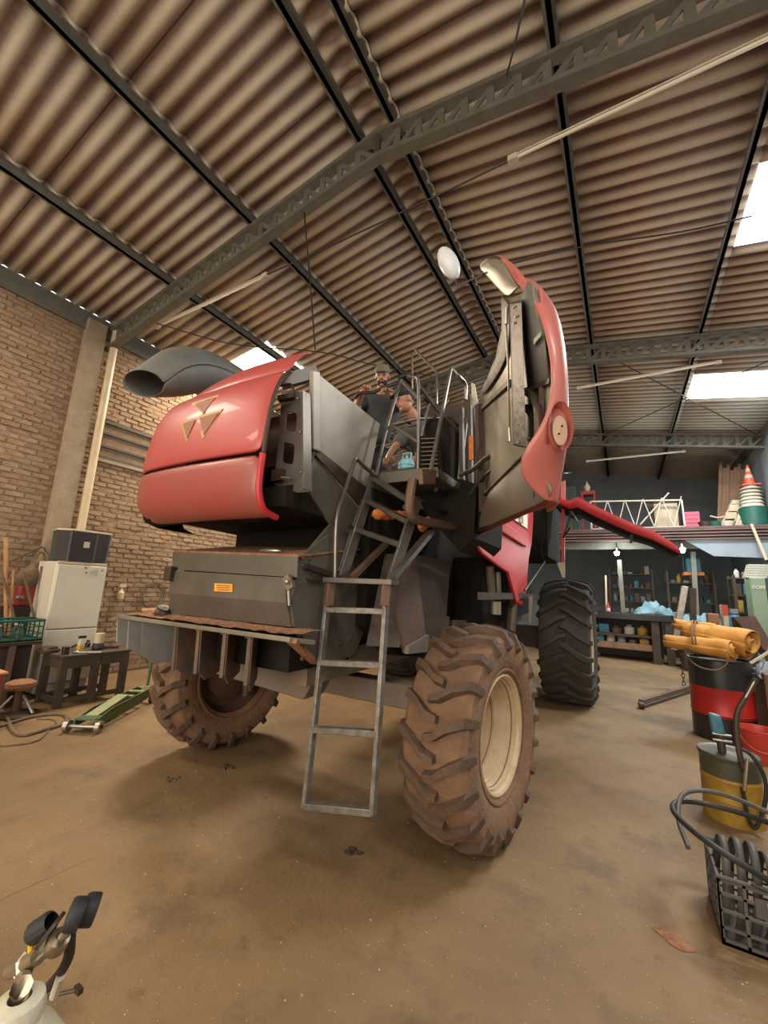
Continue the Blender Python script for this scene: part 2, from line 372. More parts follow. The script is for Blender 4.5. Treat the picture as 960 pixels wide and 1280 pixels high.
while y < YB:
    bay = any(abs(y - yy) < SHY / 2 for yy in (4.65, 9.2, -.9, -5.4)); lit_left = bay and y < 8
    for r, (a, b) in enumerate(ROWS):
        sheet(a, b, y, lit_left and r == 0, -1, 2 - r)
        sheet(2 * RX - b, 2 * RX - a, y, bay and r == 0, 1, 2 - r)
    # ridge cap, corrugated and arched over the ridge
    if 'cap' not in protos:
        mb = MB(); rows = []
        for j in range(9):
            t = -1 + j / 4; xx = t * .26; zz = -SL * abs(xx) * (1 if abs(t) > .5 else abs(t) + .5) + .03 * (1 - t * t)
            rows.append([(xx, (i / 8) * PIT, zz + .0255 * math.sin(2 * PI * i / 8 + .6)) for i in range(50)])
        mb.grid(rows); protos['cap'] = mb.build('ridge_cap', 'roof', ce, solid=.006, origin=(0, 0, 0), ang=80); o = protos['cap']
    else: o = inst(protos['cap'], ce, (0, 0, 0))
    o.location = (RX, y, RZ + .005)
    y += SHY
for x in (-5.41, -3.79, -2.18, -1.78, -.2585, 1.27):
    mb = MB(); zt = roofz(x) - .005
    mb.box(x - .02, x + .02, YF, YB, zt - .10, zt); mb.box(x - .045, x + .02, YF, YB, zt - .10, zt - .092); mb.box(x - .02, x + .045, YF, YB, zt - .008, zt)
    mb.build('purlin', 'purlin', ce, smooth=False)
# bolt tails of the sheets on a purlin seen up close
truss_at = (-1.8, 2.9, 7.5, 12.1)
tr0 = None
for ty in truss_at:
    if tr0 is not None:
        t = inst(tr0, ce, (0, ty, 0))
        for c in list(tr0.children): inst(c, t, c.location)
        continue
    tr = bpy.data.objects.new('roof_truss', None); col.objects.link(tr); tr.parent = ce; tr.location = (0, ty, 0); tr['_w'] = (0, 0, 0); tr0 = tr
    for s, xe in ((-1, XL), (1, XR)):
        for off, nm in ((.03, 'top_chord'), (.33, 'bottom_chord')):
            p = (RX, 0, RZ - .10 - off); q = (xe, 0, roofz(xe) - .10 - off)
            mb = MB(); mb.beam(p, q, .10, .035)
            mb.beam((p[0], -.05, p[2] + .01), (q[0], -.05, q[2] + .01), .006, .05); mb.beam((p[0], .05, p[2] + .01), (q[0], .05, q[2] + .01), .006, .05)
            mb.build(nm, 'purlin', tr, smooth=False)
        n = 21 if s < 0 else 21; Lx = (xe - RX)
        for i in range(n):
            xa = RX + Lx * i / n; xb = RX + Lx * (i + 1) / n
            a = (xa, 0, roofz(xa) - .15); b = (xa, 0, roofz(xa) - .41); c = (xb, 0, roofz(xb) - .15)
            MB().beam(a, b, .07, .022, up=(0, 1, 0)).build('strut', 'purlin', tr, smooth=False)
            MB().beam(b, c, .05, .018, up=(0, 1, 0)).build('strut', 'purlin', tr, smooth=False)
# sag rods crossing the bays of the roof
for (a, b) in ((gy(380, 265, 3.0), gy(394, 440, 3.05)),):
    pass
mb = MB()
z_ = lambda x: roofz(x) - .14
for (x0, y0, x1, y1) in ((-.2585, 7.5, 2.93, 12.1), (2.93, 7.5, -.2585, 12.1)):
    mb.beam((x0, y0, z_(x0)), (x1, y1, z_(x1)), .014, .014)
mb.build('sag_rod', 'dark_metal', ce, smooth=False)

# ---- left wall of clay bricks
wl = sroot('wall_left', (XL, 0, 0))
WTOP = roofz(XL) - .075
MB().box(XL - .16, XL - .002, YF, YB, 0, WTOP).build('mortar_bed', 'mortar', wl, smooth=False)
MB().box(XL - .19, XL + .05, YF, YB, WTOP - .2, roofz(XL + .05) + .004).build('eave_beam', 'purlin', wl, smooth=False)
MB().box(XR - .05, XR + .15, YF, YB, roofz(XR) - .2, roofz(XR - .05) + .004).build('eave_beam', 'purlin', ce, smooth=False)
BH, BL = .077, .215
variants = []
for k in range(5):
    mb = MB(); L = BL - .018; H = BH - .014; e = .006
    f = [( .007 + rng.uniform(-.004, .005), sy * (L / 2 - e) + rng.uniform(-.003, .003), sz * (H / 2 - e) + rng.uniform(-.004, .004)) for sy, sz in ((-1, -1), (1, -1), (1, 1), (-1, 1))]
    bk = [(-.02, sy * L / 2, sz * H / 2) for sy, sz in ((-1, -1), (1, -1), (1, 1), (-1, 1))]
    mb.add(bk + f, [(4, 5, 6, 7), (0, 1, 5, 4), (1, 2, 6, 5), (2, 3, 7, 6), (3, 0, 4, 7)])
    variants.append(mb)
bv = []
for k, mb in enumerate(variants):
    o = mb.build('brick', 'brick' if k % 2 else 'brick2', wl, smooth=False, origin=(0, 0, 0)); bv.append(o)
used = [False] * 5; rest = MB(); rest2 = MB(); cnt = 0
WIN = (2.98, 3.95, 3.30, 3.93)     # window opening y0,y1,z0,z1
for r in range(int(5.35 / BH)):
    zc = (r + .5) * BH + .02; off = (r % 2) * BL / 2 + rng.uniform(-.02, .02)
    for c in range(-8, 42):
        yc = c * BL + off
        if WIN[0] - .06 < yc < WIN[1] + .06 and WIN[2] - .02 < zc < WIN[3] + .02: continue
        if 2.52 < yc < 2.78: continue
        dy = rng.uniform(-.006, .006); dz = rng.uniform(-.004, .004); dx = rng.uniform(-.007, .006); a = rng.uniform(-.02, .02)
        k = int(rng.integers(5))
        near = (1.5 < yc < 2.5 and 2.0 < zc < 4.6) or (2.8 < yc < 3.45 and 1.75 < zc < 3.3)
        if near and cnt < 290:
            if used[k]: o = inst(bv[k], wl, (0, 0, 0))
            else: o = bv[k]; used[k] = True
            o.location = (dx, yc + dy, zc + dz); o.rotation_euler = (a, 0, 0); cnt += 1
        elif yc < 8:
            mb = variants[k]; ca, sa = math.cos(a), math.sin(a)
            V = [(XL + dx + v[0], yc + dy + v[1] * ca - v[2] * sa, zc + dz + v[1] * sa + v[2] * ca) for v in mb.v]
            (rest if k % 2 else rest2).add(V, mb.f)
rest.build('bricks', 'brick', wl, smooth=False)['kind'] = 'stuff'; rest2.build('bricks', 'brick2', wl, smooth=False)['kind'] = 'stuff'
# column, downpipe beside it
MB().box(XL - .05, XL + .12, 2.53, 2.80, 0, WTOP - .02).build('trim_1', 'concrete', smooth=False, bevel=.01)['kind'] = 'structure'
o = MB().tube([(XL + .13, 2.92, 1.2), (XL + .13, 2.92, WTOP - .03)], .055, 16).build('trim_2', 'pvc'); o['kind'] = 'structure'
# small high window with a wooden frame and dusty panes
wn = sroot('window_1', (XL, (WIN[0] + WIN[1]) / 2, WIN[2])); y0, y1, z0, z1 = WIN
mb = MB(); mb.box(XL - .03, XL + .04, y0, y1, z1 - .05, z1); mb.box(XL - .03, XL + .04, y0, y1, z0, z0 + .05); mb.box(XL - .03, XL + .04, y0, y0 + .05, z0, z1); mb.box(XL - .03, XL + .04, y1 - .05, y1, z0, z1)
mb.build('window_frame', 'wood_dark', wn, smooth=False)
for k in (1, 2): MB().beam((XL + .02, y0, z0 + k * (z1 - z0) / 3), (XL + .02, y1, z0 + k * (z1 - z0) / 3), .03, .035).build('window_bar', 'wood_dark', wn, smooth=False)
for k in range(3): MB().box(XL - .02, XL - .014, y0 + .04 + k * .3, y0 + .33 + k * .3, z0 + .04, z1 - .04).build('pane', 'window_pale' if k else 'green_grey', wn, smooth=False)
MB().box(XL - .02, XL + .05, y0 - .02, y1 + .02, z0 - .05, z0).build('sill', 'concrete', wn, smooth=False)
# other walls
o = MB().box(XL - .16, XR + .16, YB, YB + .15, 0, 6.2).build('wall_back', 'plaster', smooth=False); o['kind'] = 'structure'
o = MB().box(XR, XR + .15, YF, YB, 0, roofz(XR) - .03).build('wall_right', 'plaster', smooth=False); o['kind'] = 'structure'
wf = sroot('wall_front', (0, YF, 0))
mb = MB(); mb.box(XL - .16, -4.9, YF, YF + .15, 0, 5.3); mb.box(2.5, XR + .15, YF, YF + .15, 0, 5.3); mb.box(-4.9, 2.5, YF, YF + .15, 4.4, 5.3); mb.box(XL, XR, YF, YF + .15, 5.3, 5.44)
mb.build('wall_panel', 'plaster', wf, smooth=False)
# lamps hung under the trusses on a cross line
for (ya, segs) in ((3.05, ((-5.93, -3.66), (-.64, 1.3))), (7.72, ((-.5, 1.5),)), (12.35, ((-.68, 1.52),))):
    for i, (xa, xb) in enumerate(segs):
        dlab = {3.05: ('long unlit lamp tube under the nearest truss, left of the ridge', 'long unlit lamp tube under the nearest truss, right of the ridge')[i] if ya == 3.05 else '', 7.72: 'long pale lamp tube hanging by the second truss at right', 12.35: 'long pale lamp tube hanging farthest back above the storage loft'}[ya]
        t = thing('lamp_tube', dlab, 'lamp', (xa, ya, 5.24))
        MB().tube([(xa, ya, 5.26), (xb, ya, 5.26)], .014, 10).build('glass_tube', 'tube_glass', t)
        MB().beam((xa, ya, 5.285), (xb, ya, 5.285), .03, .012).build('batten', 'white_plain', t, smooth=False)
        for xx in (xa, xb): MB().box(xx - .04, xx + .04, ya - .025, ya + .025, 5.235, 5.29).build('end_holder', 'white_plain', t, smooth=False)
tag(MB().tube(arc([(-3.66, 3.05, 5.27), (-2.7, 3.05, 5.25), (-1.4, 3.05, 5.25), (-.64, 3.05, 5.26)]), .009, 6).build('lamp_cable', 'cable'), 'dark cable strung between the two near lamp tubes', 'cable')
for (pts, lab) in ((( gy(380, 262, 2.9), gy(394, 437, 2.95)), 'thin dark rope hanging from the near truss behind the red hood'),
                   ((gy(656, 0, 1.6), gy(634, 92, 2.85)), 'dark strap hanging from the roof at top of the picture')):
    a, b = Vector(pts[0]), Vector(pts[1])
    tag(MB().tube([a, a.lerp(b, .5) + Vector((.005, 0, -.005)), b], .008, 6).build('hanging_rope', 'cable'), lab, 'rope')
tag(MB().tube(arc([gz(195, 404, 5.15), gz(290, 430, 5.12), gz(400, 440, 5.12), gz(462, 455, 5.2), gz(540, 470, 5.3)], 4), .009, 6).build('sagging_wire', 'cable'), 'thin wire crossing the roof bay behind the red hood', 'wire')
tag(MB().tube(arc([gz(600, 340, 5.2), gz(720, 310, 5.15), gz(850, 290, 5.15), gz(940, 270, 5.2)], 4), .008, 6).build('sagging_wire', 'cable'), 'thin wire crossing the right roof slope above the open door', 'wire')

# ================================================================== COMBINE HARVESTER
cb = thing('combine_harvester', 'large red and grey combine harvester parked with its rear covers open', 'combine harvester', (-2.15, 4.5, 0))
def part(mb, name, mt, parent=None, **k): return mb.build(name, mt, parent or cb, **k)
# ---- tyres with moulded lugs
def tyre(loc, R, W, rr, nl, sign, name, tm, lm, lh, rimmat, rimprof, outer, steer=0, sweep=.62):
    """outer = +1 if the outer side of the wheel looks to +x"""
    hw = W / 2; rt = R - lh
    mb = MB(); prof = [(-hw * .72, rr), (-hw * .80, rr + .012), (-hw * .97, rr + (rt - rr) * .42), (-hw * 1.0, rr + (rt - rr) * .66), (-hw * .95, rt - .03), (-hw * .82, rt - .004),
                       (-hw * .4, rt + .004), (0, rt + .006), (hw * .4, rt + .004), (hw * .82, rt - .004), (hw * .95, rt - .03), (hw * 1.0, rr + (rt - rr) * .66), (hw * .97, rr + (rt - rr) * .42), (hw * .80, rr + .012), (hw * .72, rr)]
    mb.lathe(prof, loc, (1, 0, 0), 64)
    for s in (-1, 1): mb.lathe([(s * hw * .86, rr + .03), (s * hw * .89, rr + .034), (s * hw * .9, rr + .045), (s * hw * .88, rr + .05)], loc, (1, 0, 0), 64)
    ty = mb.build(name, tm, cb, origin=loc); ty['_w'] = tuple(loc)
    for s in (-1, 1):
        mb = MB(); pts = [(-.035 * s, rt - .01, .10), (.15 * hw * s, rt, .12), (.5 * hw * s, rt, .19), (.86 * hw * s, rt - .012, .245), (.99 * hw * s, rt - .07, .262), (1.01 * hw * s, rt - .13 * R, .268)]
        V = []; F = []; wd = [.034, .04, .044, .052, .046, .026]; hh = [lh + .002, lh + .006, lh, lh - .002, .035, .008]; nrm = [0, 0, 0, .25, .85, 1]
        for (x, r, ph), wq, h, nx in zip(pts, wd, hh, nrm):
            ph = ph * sweep / R * sign; ct = wq * R / .65; cbm = (wq + .018) * R / .65
            xr = x + nx * h * s; r2 = r + (1 - nx) * h
            for (xx, rad, off) in ((x, r - .012, -cbm / 2), (xr, r2, -ct / 2), (xr, r2, ct / 2), (x, r - .012, cbm / 2)):
                a = ph + off / R; V.append((xx, rad * math.sin(a), rad * math.cos(a)))
        for i in range(5):
            for k in range(3): F.append((i * 4 + k, i * 4 + k + 1, i * 4 + k + 5, i * 4 + k + 4))
        F += [(0, 1, 2, 3), (20, 21, 22, 23)]
        mb.add(V, F); lug = mb.build('tread_lug', lm, ty, origin=(0, 0, 0), ang=30); lug.location = (0, 0, 0)
        off = 0 if s > 0 else PI / nl
        lug.rotation_euler = (off, 0, 0)
        for k in range(1, nl): inst(lug, ty, (0, 0, 0), (off + 2 * PI * k / nl, 0, 0))
    mb = MB(); mb.lathe([(h * outer, r) for h, r in rimprof], loc, (1, 0, 0), 56)
    rim = mb.build('wheel_rim', rimmat, cb, origin=loc, ang=14)
    rim['_w'] = tuple(loc); ty.rotation_euler.z = steer; rim.rotation_euler.z = steer
    return ty, rim
RRW = (-.87, 2.8, .645)
rp = [(.145, .345), (.165, .352), (.172, .345), (.165, .328), (.145, .322), (.13, .322), (.125, .308), (.075, .304), (.068, .285), (.02, .28), (.01, .262), (-.04, .258), (-.05, .235), (-.085, .225), (-.10, .17), (-.112, .1), (-.105, .0)]
ST = math.radians(-7)
_, rim_rr = tyre(RRW, .645, .42, .335, 20, 1, 'rear_tyre', 'rubber_dusty', 'lug_dusty', .055, 'rim', rp, 1, ST, .8)
mb = MB(); c = Vector(RRW); mb.lathe([(-.11, .085), (-.02, .08), (-.01, .06), (-.01, 0)], c, (1, 0, 0), 20)
hub = part(mb, 'wheel_hub', 'rim', rim_rr)
for h_, r_r, w_r, mt_ in ((.168, .338, .008, 'rim'), (.128, .314, .010, 'rim'), (.115, .309, .004, 'rim_dirty'), (.068, .294, .011, 'rim'), (.054, .288, .004, 'rim_dirty'), (.006, .268, .011, 'rim'), (-.008, .263, .004, 'rim_dirty'), (-.05, .245, .010, 'rim')):
    part(MB().tube([c + Vector((h_, r_r * math.cos(t), r_r * math.sin(t))) for t in [2 * PI * i / 48 for i in range(48)]], w_r, 6, True), 'rim_ridge', mt_, rim_rr)
for k in range(8):
    a = 2 * PI * k / 8; part(MB().lathe([(-.115, .014), (-.085, .014), (-.085, 0)], c + Vector((0, .15 * math.sin(a), .15 * math.cos(a))), (1, 0, 0), 6), 'wheel_bolt', 'steel', rim_rr, smooth=False)
RLW = (-3.36, 2.86, .645)
rpl = [(.17, .345), (.185, .35), (.17, .325), (.1, .315), (.02, .29), (-.03, .25), (-.05, .2), (-.05, .0)]
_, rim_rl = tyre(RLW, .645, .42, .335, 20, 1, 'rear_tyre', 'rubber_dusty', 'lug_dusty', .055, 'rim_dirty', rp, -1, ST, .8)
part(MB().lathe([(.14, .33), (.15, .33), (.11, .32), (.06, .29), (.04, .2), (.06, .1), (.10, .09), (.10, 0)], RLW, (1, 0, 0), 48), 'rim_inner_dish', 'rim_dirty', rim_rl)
FRW = (-.74, 6.95, .87)
rf = [(.27, .50), (.285, .51), (.29, .5), (.27, .47), (.18, .46), (.12, .43), (.0, .42), (-.04, .38), (-.06, .2), (-.05, 0)]
tyre(FRW, .88, .66, .49, 22, -1, 'front_tyre', 'rubber_dark', 'rubber_dark', .055, 'rim', rf, 1, 0, 1.25)
FLW = (-3.56, 6.95, .87)
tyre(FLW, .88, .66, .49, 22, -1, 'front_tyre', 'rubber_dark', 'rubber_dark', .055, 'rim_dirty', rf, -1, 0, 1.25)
# ---- axles and frame
mb = MB(); mb.beam((-3.15, 2.95, .72), (-1.1, 2.95, .72), .16, .17); part(mb, 'rear_axle', 'grey_dusty', bevel=.01)
mb = MB(); mb.hexa([(-3.0, 2.1, .86), (-1.75, 2.1, .80), (-1.75, 2.3, .80), (-3.0, 2.3, .86)], [(-3.0, 2.1, 1.02), (-1.62, 2.1, 1.02), (-1.62, 2.3, 1.02), (-3.0, 2.3, 1.02)]); part(mb, 'cross_beam', 'grey_dusty', bevel=.008)
for s in (-1, 1):
    x = -2.15 + s * 1.0; part(MB().tube([(x, 2.95, .45), (x, 2.95, .95)], .055, 12), 'king_pin', 'dark_metal')
part(MB().tube([(-3.1, 3.12, .62), (-2.2, 3.2, .64), (-1.2, 3.12, .62)], .022, 8), 'tie_rod', 'dark_metal')
mb = MB(); mb.beam((-3.3, 6.95, .87), (-1.0, 6.95, .87), .3, .3); part(mb, 'front_axle', 'dark_metal')
for s in (-1, 1): part(MB().beam((-2.15 + s * .45, 2.0, 1.0), (-2.15 + s * .45, 8.0, 1.05), .1, .18), 'frame_rail', 'grey_dusty')
# ---- main body
mb = MB(); pr = [(2.38, 1.25), (2.9, 1.0), (4.2, .82), (5.2, .82), (6.0, 1.1), (8.2, 1.2), (8.2, 2.5), (6.2, 2.62), (4.9, 2.62), (4.6, 2.2), (2.38, 2.2)]
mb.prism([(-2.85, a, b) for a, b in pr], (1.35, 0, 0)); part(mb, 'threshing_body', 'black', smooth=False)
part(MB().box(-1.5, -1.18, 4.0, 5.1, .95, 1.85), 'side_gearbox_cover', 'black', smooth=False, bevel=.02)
mb = MB(); mb.hexa([(-1.5, 2.4, 1.12), (-1.3, 2.5, 1.12), (-1.3, 3.3, 1.1), (-1.5, 3.3, 1.1)], [(-1.5, 2.6, 1.75), (-1.28, 2.7, 1.75), (-1.28, 3.35, 1.75), (-1.5, 3.35, 1.75)])
part(mb, 'lower_guard', 'dark_metal', smooth=False)
mb = MB(); a = [gx(508, 730, -1.28), gx(532, 860, -1.28), gx(505, 865, -1.28), gx(496, 745, -1.28)]
mb.prism([gx(u, v, -1.3) for u, v in ((516, 690), (532, 812), (503, 816), (492, 760))], (.02, 0, 0)); part(mb, 'soil_flap', 'fin', smooth=False)
part(MB().prism([gx(u, v, -1.27) for u, v in ((532, 793), (531, 814), (505, 817), (506, 808))], (.03, 0, 0)), 'bracket_plate', 'grey_dusty', smooth=False)
for (u0, u1, v0, v1) in ((533, 556, 770, 800), (560, 578, 775, 790)): part(MB().prism([gx(u, v, -1.35) for u, v in ((u0, v0), (u1, v0), (u1, v1), (u0, v1))], (.04, 0, 0)), 'guard_plate', 'dark_metal', smooth=False)
# fuel hoses, ram and small fittings seen under the red side panel
part(MB().tube([gx(612, 708, -1.15), gx(614, 742, -1.15)], .045, 12), 'side_cylinder', 'grey_dusty'); part(MB().tube([gx(622, 715, -1.1), gx(623, 742, -1.1)], .03, 12), 'side_cylinder', 'lining')
part(MB().tube([gx(620, 752, -1.0), gx(620, 768, -1.0)], .045, 10), 'float_bottle', 'lining')
part(MB().tube([gx(640, 756, -1.05), gx(637, 790, -1.05)], .06, 10), 'cover_stay', 'dark_metal')
part(MB().beam(gx(600, 745, -1.0), gx(668, 745, -1.0), .04, .06), 'side_rail', 'dark_metal')
part(MB().tube([gx(656, 738, -.95), gx(681, 702, -.95)], .012, 8), 'gas_strut', 'rail'); part(MB().tube(arc([gx(681, 702, -.95), gx(676, 688, -.98), gx(679, 672, -1.0)]), .01, 6), 'hydraulic_hose', 'cable')
part(MB().hexa([gx(u, v, -.95) for u, v in ((661, 745), (666, 745), (664, 780), (661, 778))], [gx(u, v, -.93) for u, v in ((661, 745), (666, 745), (664, 780), (661, 778))]), 'hanging_tag', 'grey_dusty', smooth=False)
# front station seen behind the open door
part(MB().box(-1.5, -.92, 6.3, 7.7, 2.05, 2.95), 'cab_rear_panel', 'black', smooth=False, bevel=.02)
part(MB().beam(gy(704, 635, 6.28), gy(704, 705, 6.28), .05, .04), 'red_trim_post', 'red', smooth=False)
part(MB().prism([gy(u, v, 6.2) for u, v in ((696, 703), (706, 703), (706, 722), (703, 722))], (0, .03, 0)), 'white_bracket', 'white_plain', smooth=False)
part(MB().prism([gy(u, v, 6.3) for u, v in ((690, 610), (706, 600), (706, 632), (690, 626))], (0, .1, 0)), 'red_corner_cover', 'red_faded', smooth=False)
# gull-wing side cover held out over the front tyre
tp = [(688, 620), (712, 627), (722, 622), (745, 634), (790, 655), (815, 664), (835, 676), (850, 688)]
P0 = [Vector(gy(u, v, 5.9)) for u, v in tp]; P1 = [Vector(gy(u, v + h, 5.88)) for (u, v), h in zip(tp, (4, 9, 12, 12, 11, 10, 8, 4))]
P2 = [p + Vector((-.02, 1.25 - .06 * i, .20 - .012 * i)) for i, p in enumerate(P0)]
mb = MB(); mb.grid([P1, P0, P2]); wing = part(mb, 'raised_side_cover', 'red', solid=.025, ang=25)
part(MB().grid([[p + Vector((0, .03, .0)) for p in P1], [p + Vector((0, 1.1 - .06 * i, .02)) for i, p in enumerate(P1)]]), 'cover_lining', 'black', wing, solid=.02)
for k in (1, 4): a = P1[k]; part(MB().tube([a + Vector((0, .1, -.01)), a + Vector((0, 1.0, 0))], .02, 6), 'lining_rib', 'dark_metal', wing)
part(MB().tube([gy(712, 660, 6.1), gy(704, 672, 6.2), gy(716, 634, 6.1)], .012, 6), 'gas_strut', 'cable')
# fixed red side panel with decal
sp = [(586, 676), (608, 662), (640, 645), (661, 634), (661, 650), (659, 680), (655, 700), (652, 740), (646, 757), (641, 754), (636, 735), (634, 718), (622, 708), (600, 692)]
mb = MB(); mb.prism([gx(u, v, -1.06) for u, v in sp], (.06, 0, 0)); pan = part(mb, 'red_side_panel', 'red', bevel=.02, smooth=False)
mb = MB(); mb.prism([gx(u, v, -.995) for u, v in ((615, 659), (628, 653), (660, 676), (655, 684))], (.03, 0, 0)); part(mb, 'raised_swage', 'red', pan, bevel=.012, smooth=False)
mb = MB(); mb.prism([gx(u, v, -.99) for u, v in ((640, 648), (645, 645), (658.5, 637), (658.5, 661))], (.008, 0, 0)); dec = part(mb, 'white_decal', 'white_label', pan, smooth=False)
A_ = gx(647.5, 648, -.98); B_ = gx(659.5, 651, -.98)
dy = Vector((0, B_[1] - A_[1], B_[2] - A_[2]))
text('651', 'decal_lettering', .2, 'ink', pan, frame(gx(651.5, 648.5, -.979), (0, 1, .1), (0, 0, 1)), .001)
part(MB().prism([gx(u, v, -.995) for u, v in ((589, 678), (622, 702), (637, 712), (646, 750), (643, 754), (632, 716), (620, 708), (600, 693))], (.03, 0, 0)), 'panel_lip', 'red', pan, bevel=.01, smooth=False)

# ---- engine bay side sheet (grey) and lower side sheet
X0 = -1.6
mb = MB(); mb.prism([gx(u, v, X0) for u, v in ((396, 466), (475, 530), (452, 640), (388, 562))], (-.02, 0, 0)); es = part(mb, 'engine_side_sheet', 'sheet_worn_lit', smooth=False)
mb = MB(); mb.prism([gx(u, v, X0 + .012) for u, v in ((389, 562), (396, 560), (446, 600), (464, 614), (456, 640), (432, 610))], (-.014, 0, 0)); part(mb, 'dark_recess_strip', 'dark_metal', smooth=False)
mb = MB(); mb.prism([gx(u, v, X0 - .005) for u, v in ((386, 562), (398, 570), (452, 612), (462, 630), (455, 720), (430, 830), (405, 824), (376, 700), (414, 655), (386, 614))], (-.02, 0, 0)); part(mb, 'lower_side_sheet', 'grey', smooth=False)
# vertical folded post and frame behind the hood edge
def quadx(L, x, t): return MB().prism([gx(u, v, x) for u, v in L], (t, 0, 0))
part(quadx([(386, 464), (396, 466), (397, 566), (387, 562)], X0 - .0, .03), 'corner_post', 'sheet_worn_lit', smooth=False, bevel=.006)
part(MB().beam(gy(352, 478, 1.72), gy(396, 466, 1.9), .06, .08), 'upper_cross_rail', 'grey', smooth=False)
part(MB().beam(gy(392, 560, 1.85), gy(387, 575, 1.8), .03, .03), 'small_stay', 'rail', smooth=False)
part(MB().box(-2.75, -1.72, 1.85, 2.5, 2.25, 2.6), 'radiator_block', 'dark_metal', smooth=False)
part(MB().prism([(-2.8, a, b) for a, b in ((1.75, 2.15), (2.5, 2.15), (2.5, 3.0), (1.95, 3.05))], (.03, 0, 0)), 'left_side_sheet', 'grey', smooth=False)
# bracket plate with two rounded windows, cut for real
def bracket():
    y = 1.72; out = [gy(u, v, y) for u, v in ((366, 488), (384, 492), (381, 560), (385, 615), (372, 616), (343, 606), (348, 560), (352, 505), (353, 490))]
    bm = bmesh.new(); vs_ = [bm.verts.new(Vector(p)) for p in out]; edges = [bm.edges.new((vs_[i], vs_[(i + 1) % len(vs_)])) for i in range(len(vs_))]
    for cx, cy, hw, hh in ((364.5, 527.5, 7, 12), (361, 567, 7.5, 13)):
        ring = []
        for k in range(16):
            t = 2 * PI * k / 16; cu = math.copysign(min(1, abs(math.cos(t)) ** .4), math.cos(t)); sv = math.copysign(min(1, abs(math.sin(t)) ** .4), math.sin(t))
            ring.append(bm.verts.new(Vector(gy(cx + cu * hw - sv * 1, cy + sv * hh + cu * 1.5, y))))
        edges += [bm.edges.new((ring[i], ring[(i + 1) % 16])) for i in range(16)]
    bmesh.ops.triangle_fill(bm, edges=edges, use_beauty=True)
    bm.verts.ensure_lookup_table(); mb = MB(); mb.add([v.co for v in bm.verts], [[v.index for v in f.verts] for f in bm.faces] if not bm.verts.index_update() else [])
    bm.free(); return mb
part(bracket(), 'hinge_bracket', 'grey', solid=.012, smooth=False)
part(MB().beam(gy(382.5, 491, 1.72), gy(384, 613, 1.72), .012, .07, up=(0, 1, 0)), 'bracket_flange', 'grey', smooth=False)
part(MB().box(*[float(t) for t in (gy(343, 600, 1.71)[0], gy(356, 600, 1.71)[0], 1.68, 1.75, gy(350, 602, 1.71)[2], gy(350, 588, 1.71)[2])]), 'latch_block', 'dark_metal', smooth=False)
part(MB().tube([gy(352, 597, 1.66), gy(364, 598, 1.66)], .008, 8), 'latch_pin', 'steel')
part(MB().beam(gy(348, 499, 1.66), gy(368, 495, 1.7), .04, .03), 'latch_arm', 'dark_metal', smooth=False); part(MB().tube(arc([gy(350, 482, 1.68), gy(364, 481, 1.7), gy(365, 494, 1.7), gy(352, 498, 1.68)]), .009, 6), 'latch_loop', 'dark_metal')
for u, v in ((372, 498), (375, 540), (376, 590)): part(MB().ball(gy(u, v, 1.705), .007, 8), 'bracket_bolt', 'steel')

# ---- rear hood: red shell lofted from vertical sections running left to right
def hood():
    # columns = stations across (x), rows = profile bottom to top: (y,z)
    cols = []
    st = [(-2.98, .42, .10), (-2.97, .22, .06), (-2.92, .08, .02), (-2.80, .02, .0), (-2.55, .0, .0), (-2.25, -.01, 0), (-1.95, .0, 0), (-1.75, .01, 0), (-1.66, .02, 0)]
    prof = [(1.62, 1.86), (1.52, 1.89), (1.475, 1.98), (1.47, 2.08), (1.475, 2.19)]
    return st, prof
st, prof = hood()
low = []; 
for (y, z) in prof: low.append([(x + (.02 if z < 1.9 else 0) * (1 if i < 3 else 0), y + dy, z + .10 * max(0, (-x - 2.6)) * (.0) + (.055 if i < 3 else 0) * (1 if z < 1.95 else .0) + .0) for i, (x, dy, dz) in enumerate(st)])
hl = part(MB().grid(low), 'hood_lower_panel', 'red_low_shaded', solid=.022, sub=1, ang=60)
up_prof = [(1.478, 2.197), (1.485, 2.33), (1.50, 2.48), (1.53, 2.60), (1.57, 2.69), (1.62, 2.75)]
upp = [[(x + .10 * max(0, (z - 2.3)) * (1 if i < 4 else 0), y + dy, z) for i, (x, dy, dz) in enumerate(st)] for (y, z) in up_prof]
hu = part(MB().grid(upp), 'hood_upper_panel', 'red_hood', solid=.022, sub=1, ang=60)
cr = [(1.645, 2.765), (1.68, 2.85), (1.74, 2.93), (1.80, 2.98), (1.86, 3.01)]
crown = [[(x + .16 * (z - 2.55) * (1 if i < 4 else 0) + (-.12 * (z - 2.75) if i > 5 else 0), y + dy * .8, z - (.20 - .04 * i if i < 5 else 0) * (1.0 if z > 2.8 else .4)) for i, (x, dy, dz) in enumerate(st)] for (y, z) in cr]
part(MB().grid(crown), 'hood_crown', 'red_hood', solid=.022, sub=1, ang=60)
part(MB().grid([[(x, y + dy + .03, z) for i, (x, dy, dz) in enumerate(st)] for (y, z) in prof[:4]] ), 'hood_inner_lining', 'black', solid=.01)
# rolled lip along the right edge of the hood
part(MB().tube(arc([(-1.655, y + .02, z) for y, z in prof] ), .018, 8), 'hood_edge_lip', 'red')
part(MB().tube(arc([(-1.655, y + .02, z) for y, z in up_prof]), .012, 8), 'hood_edge_trim', 'dark_metal')
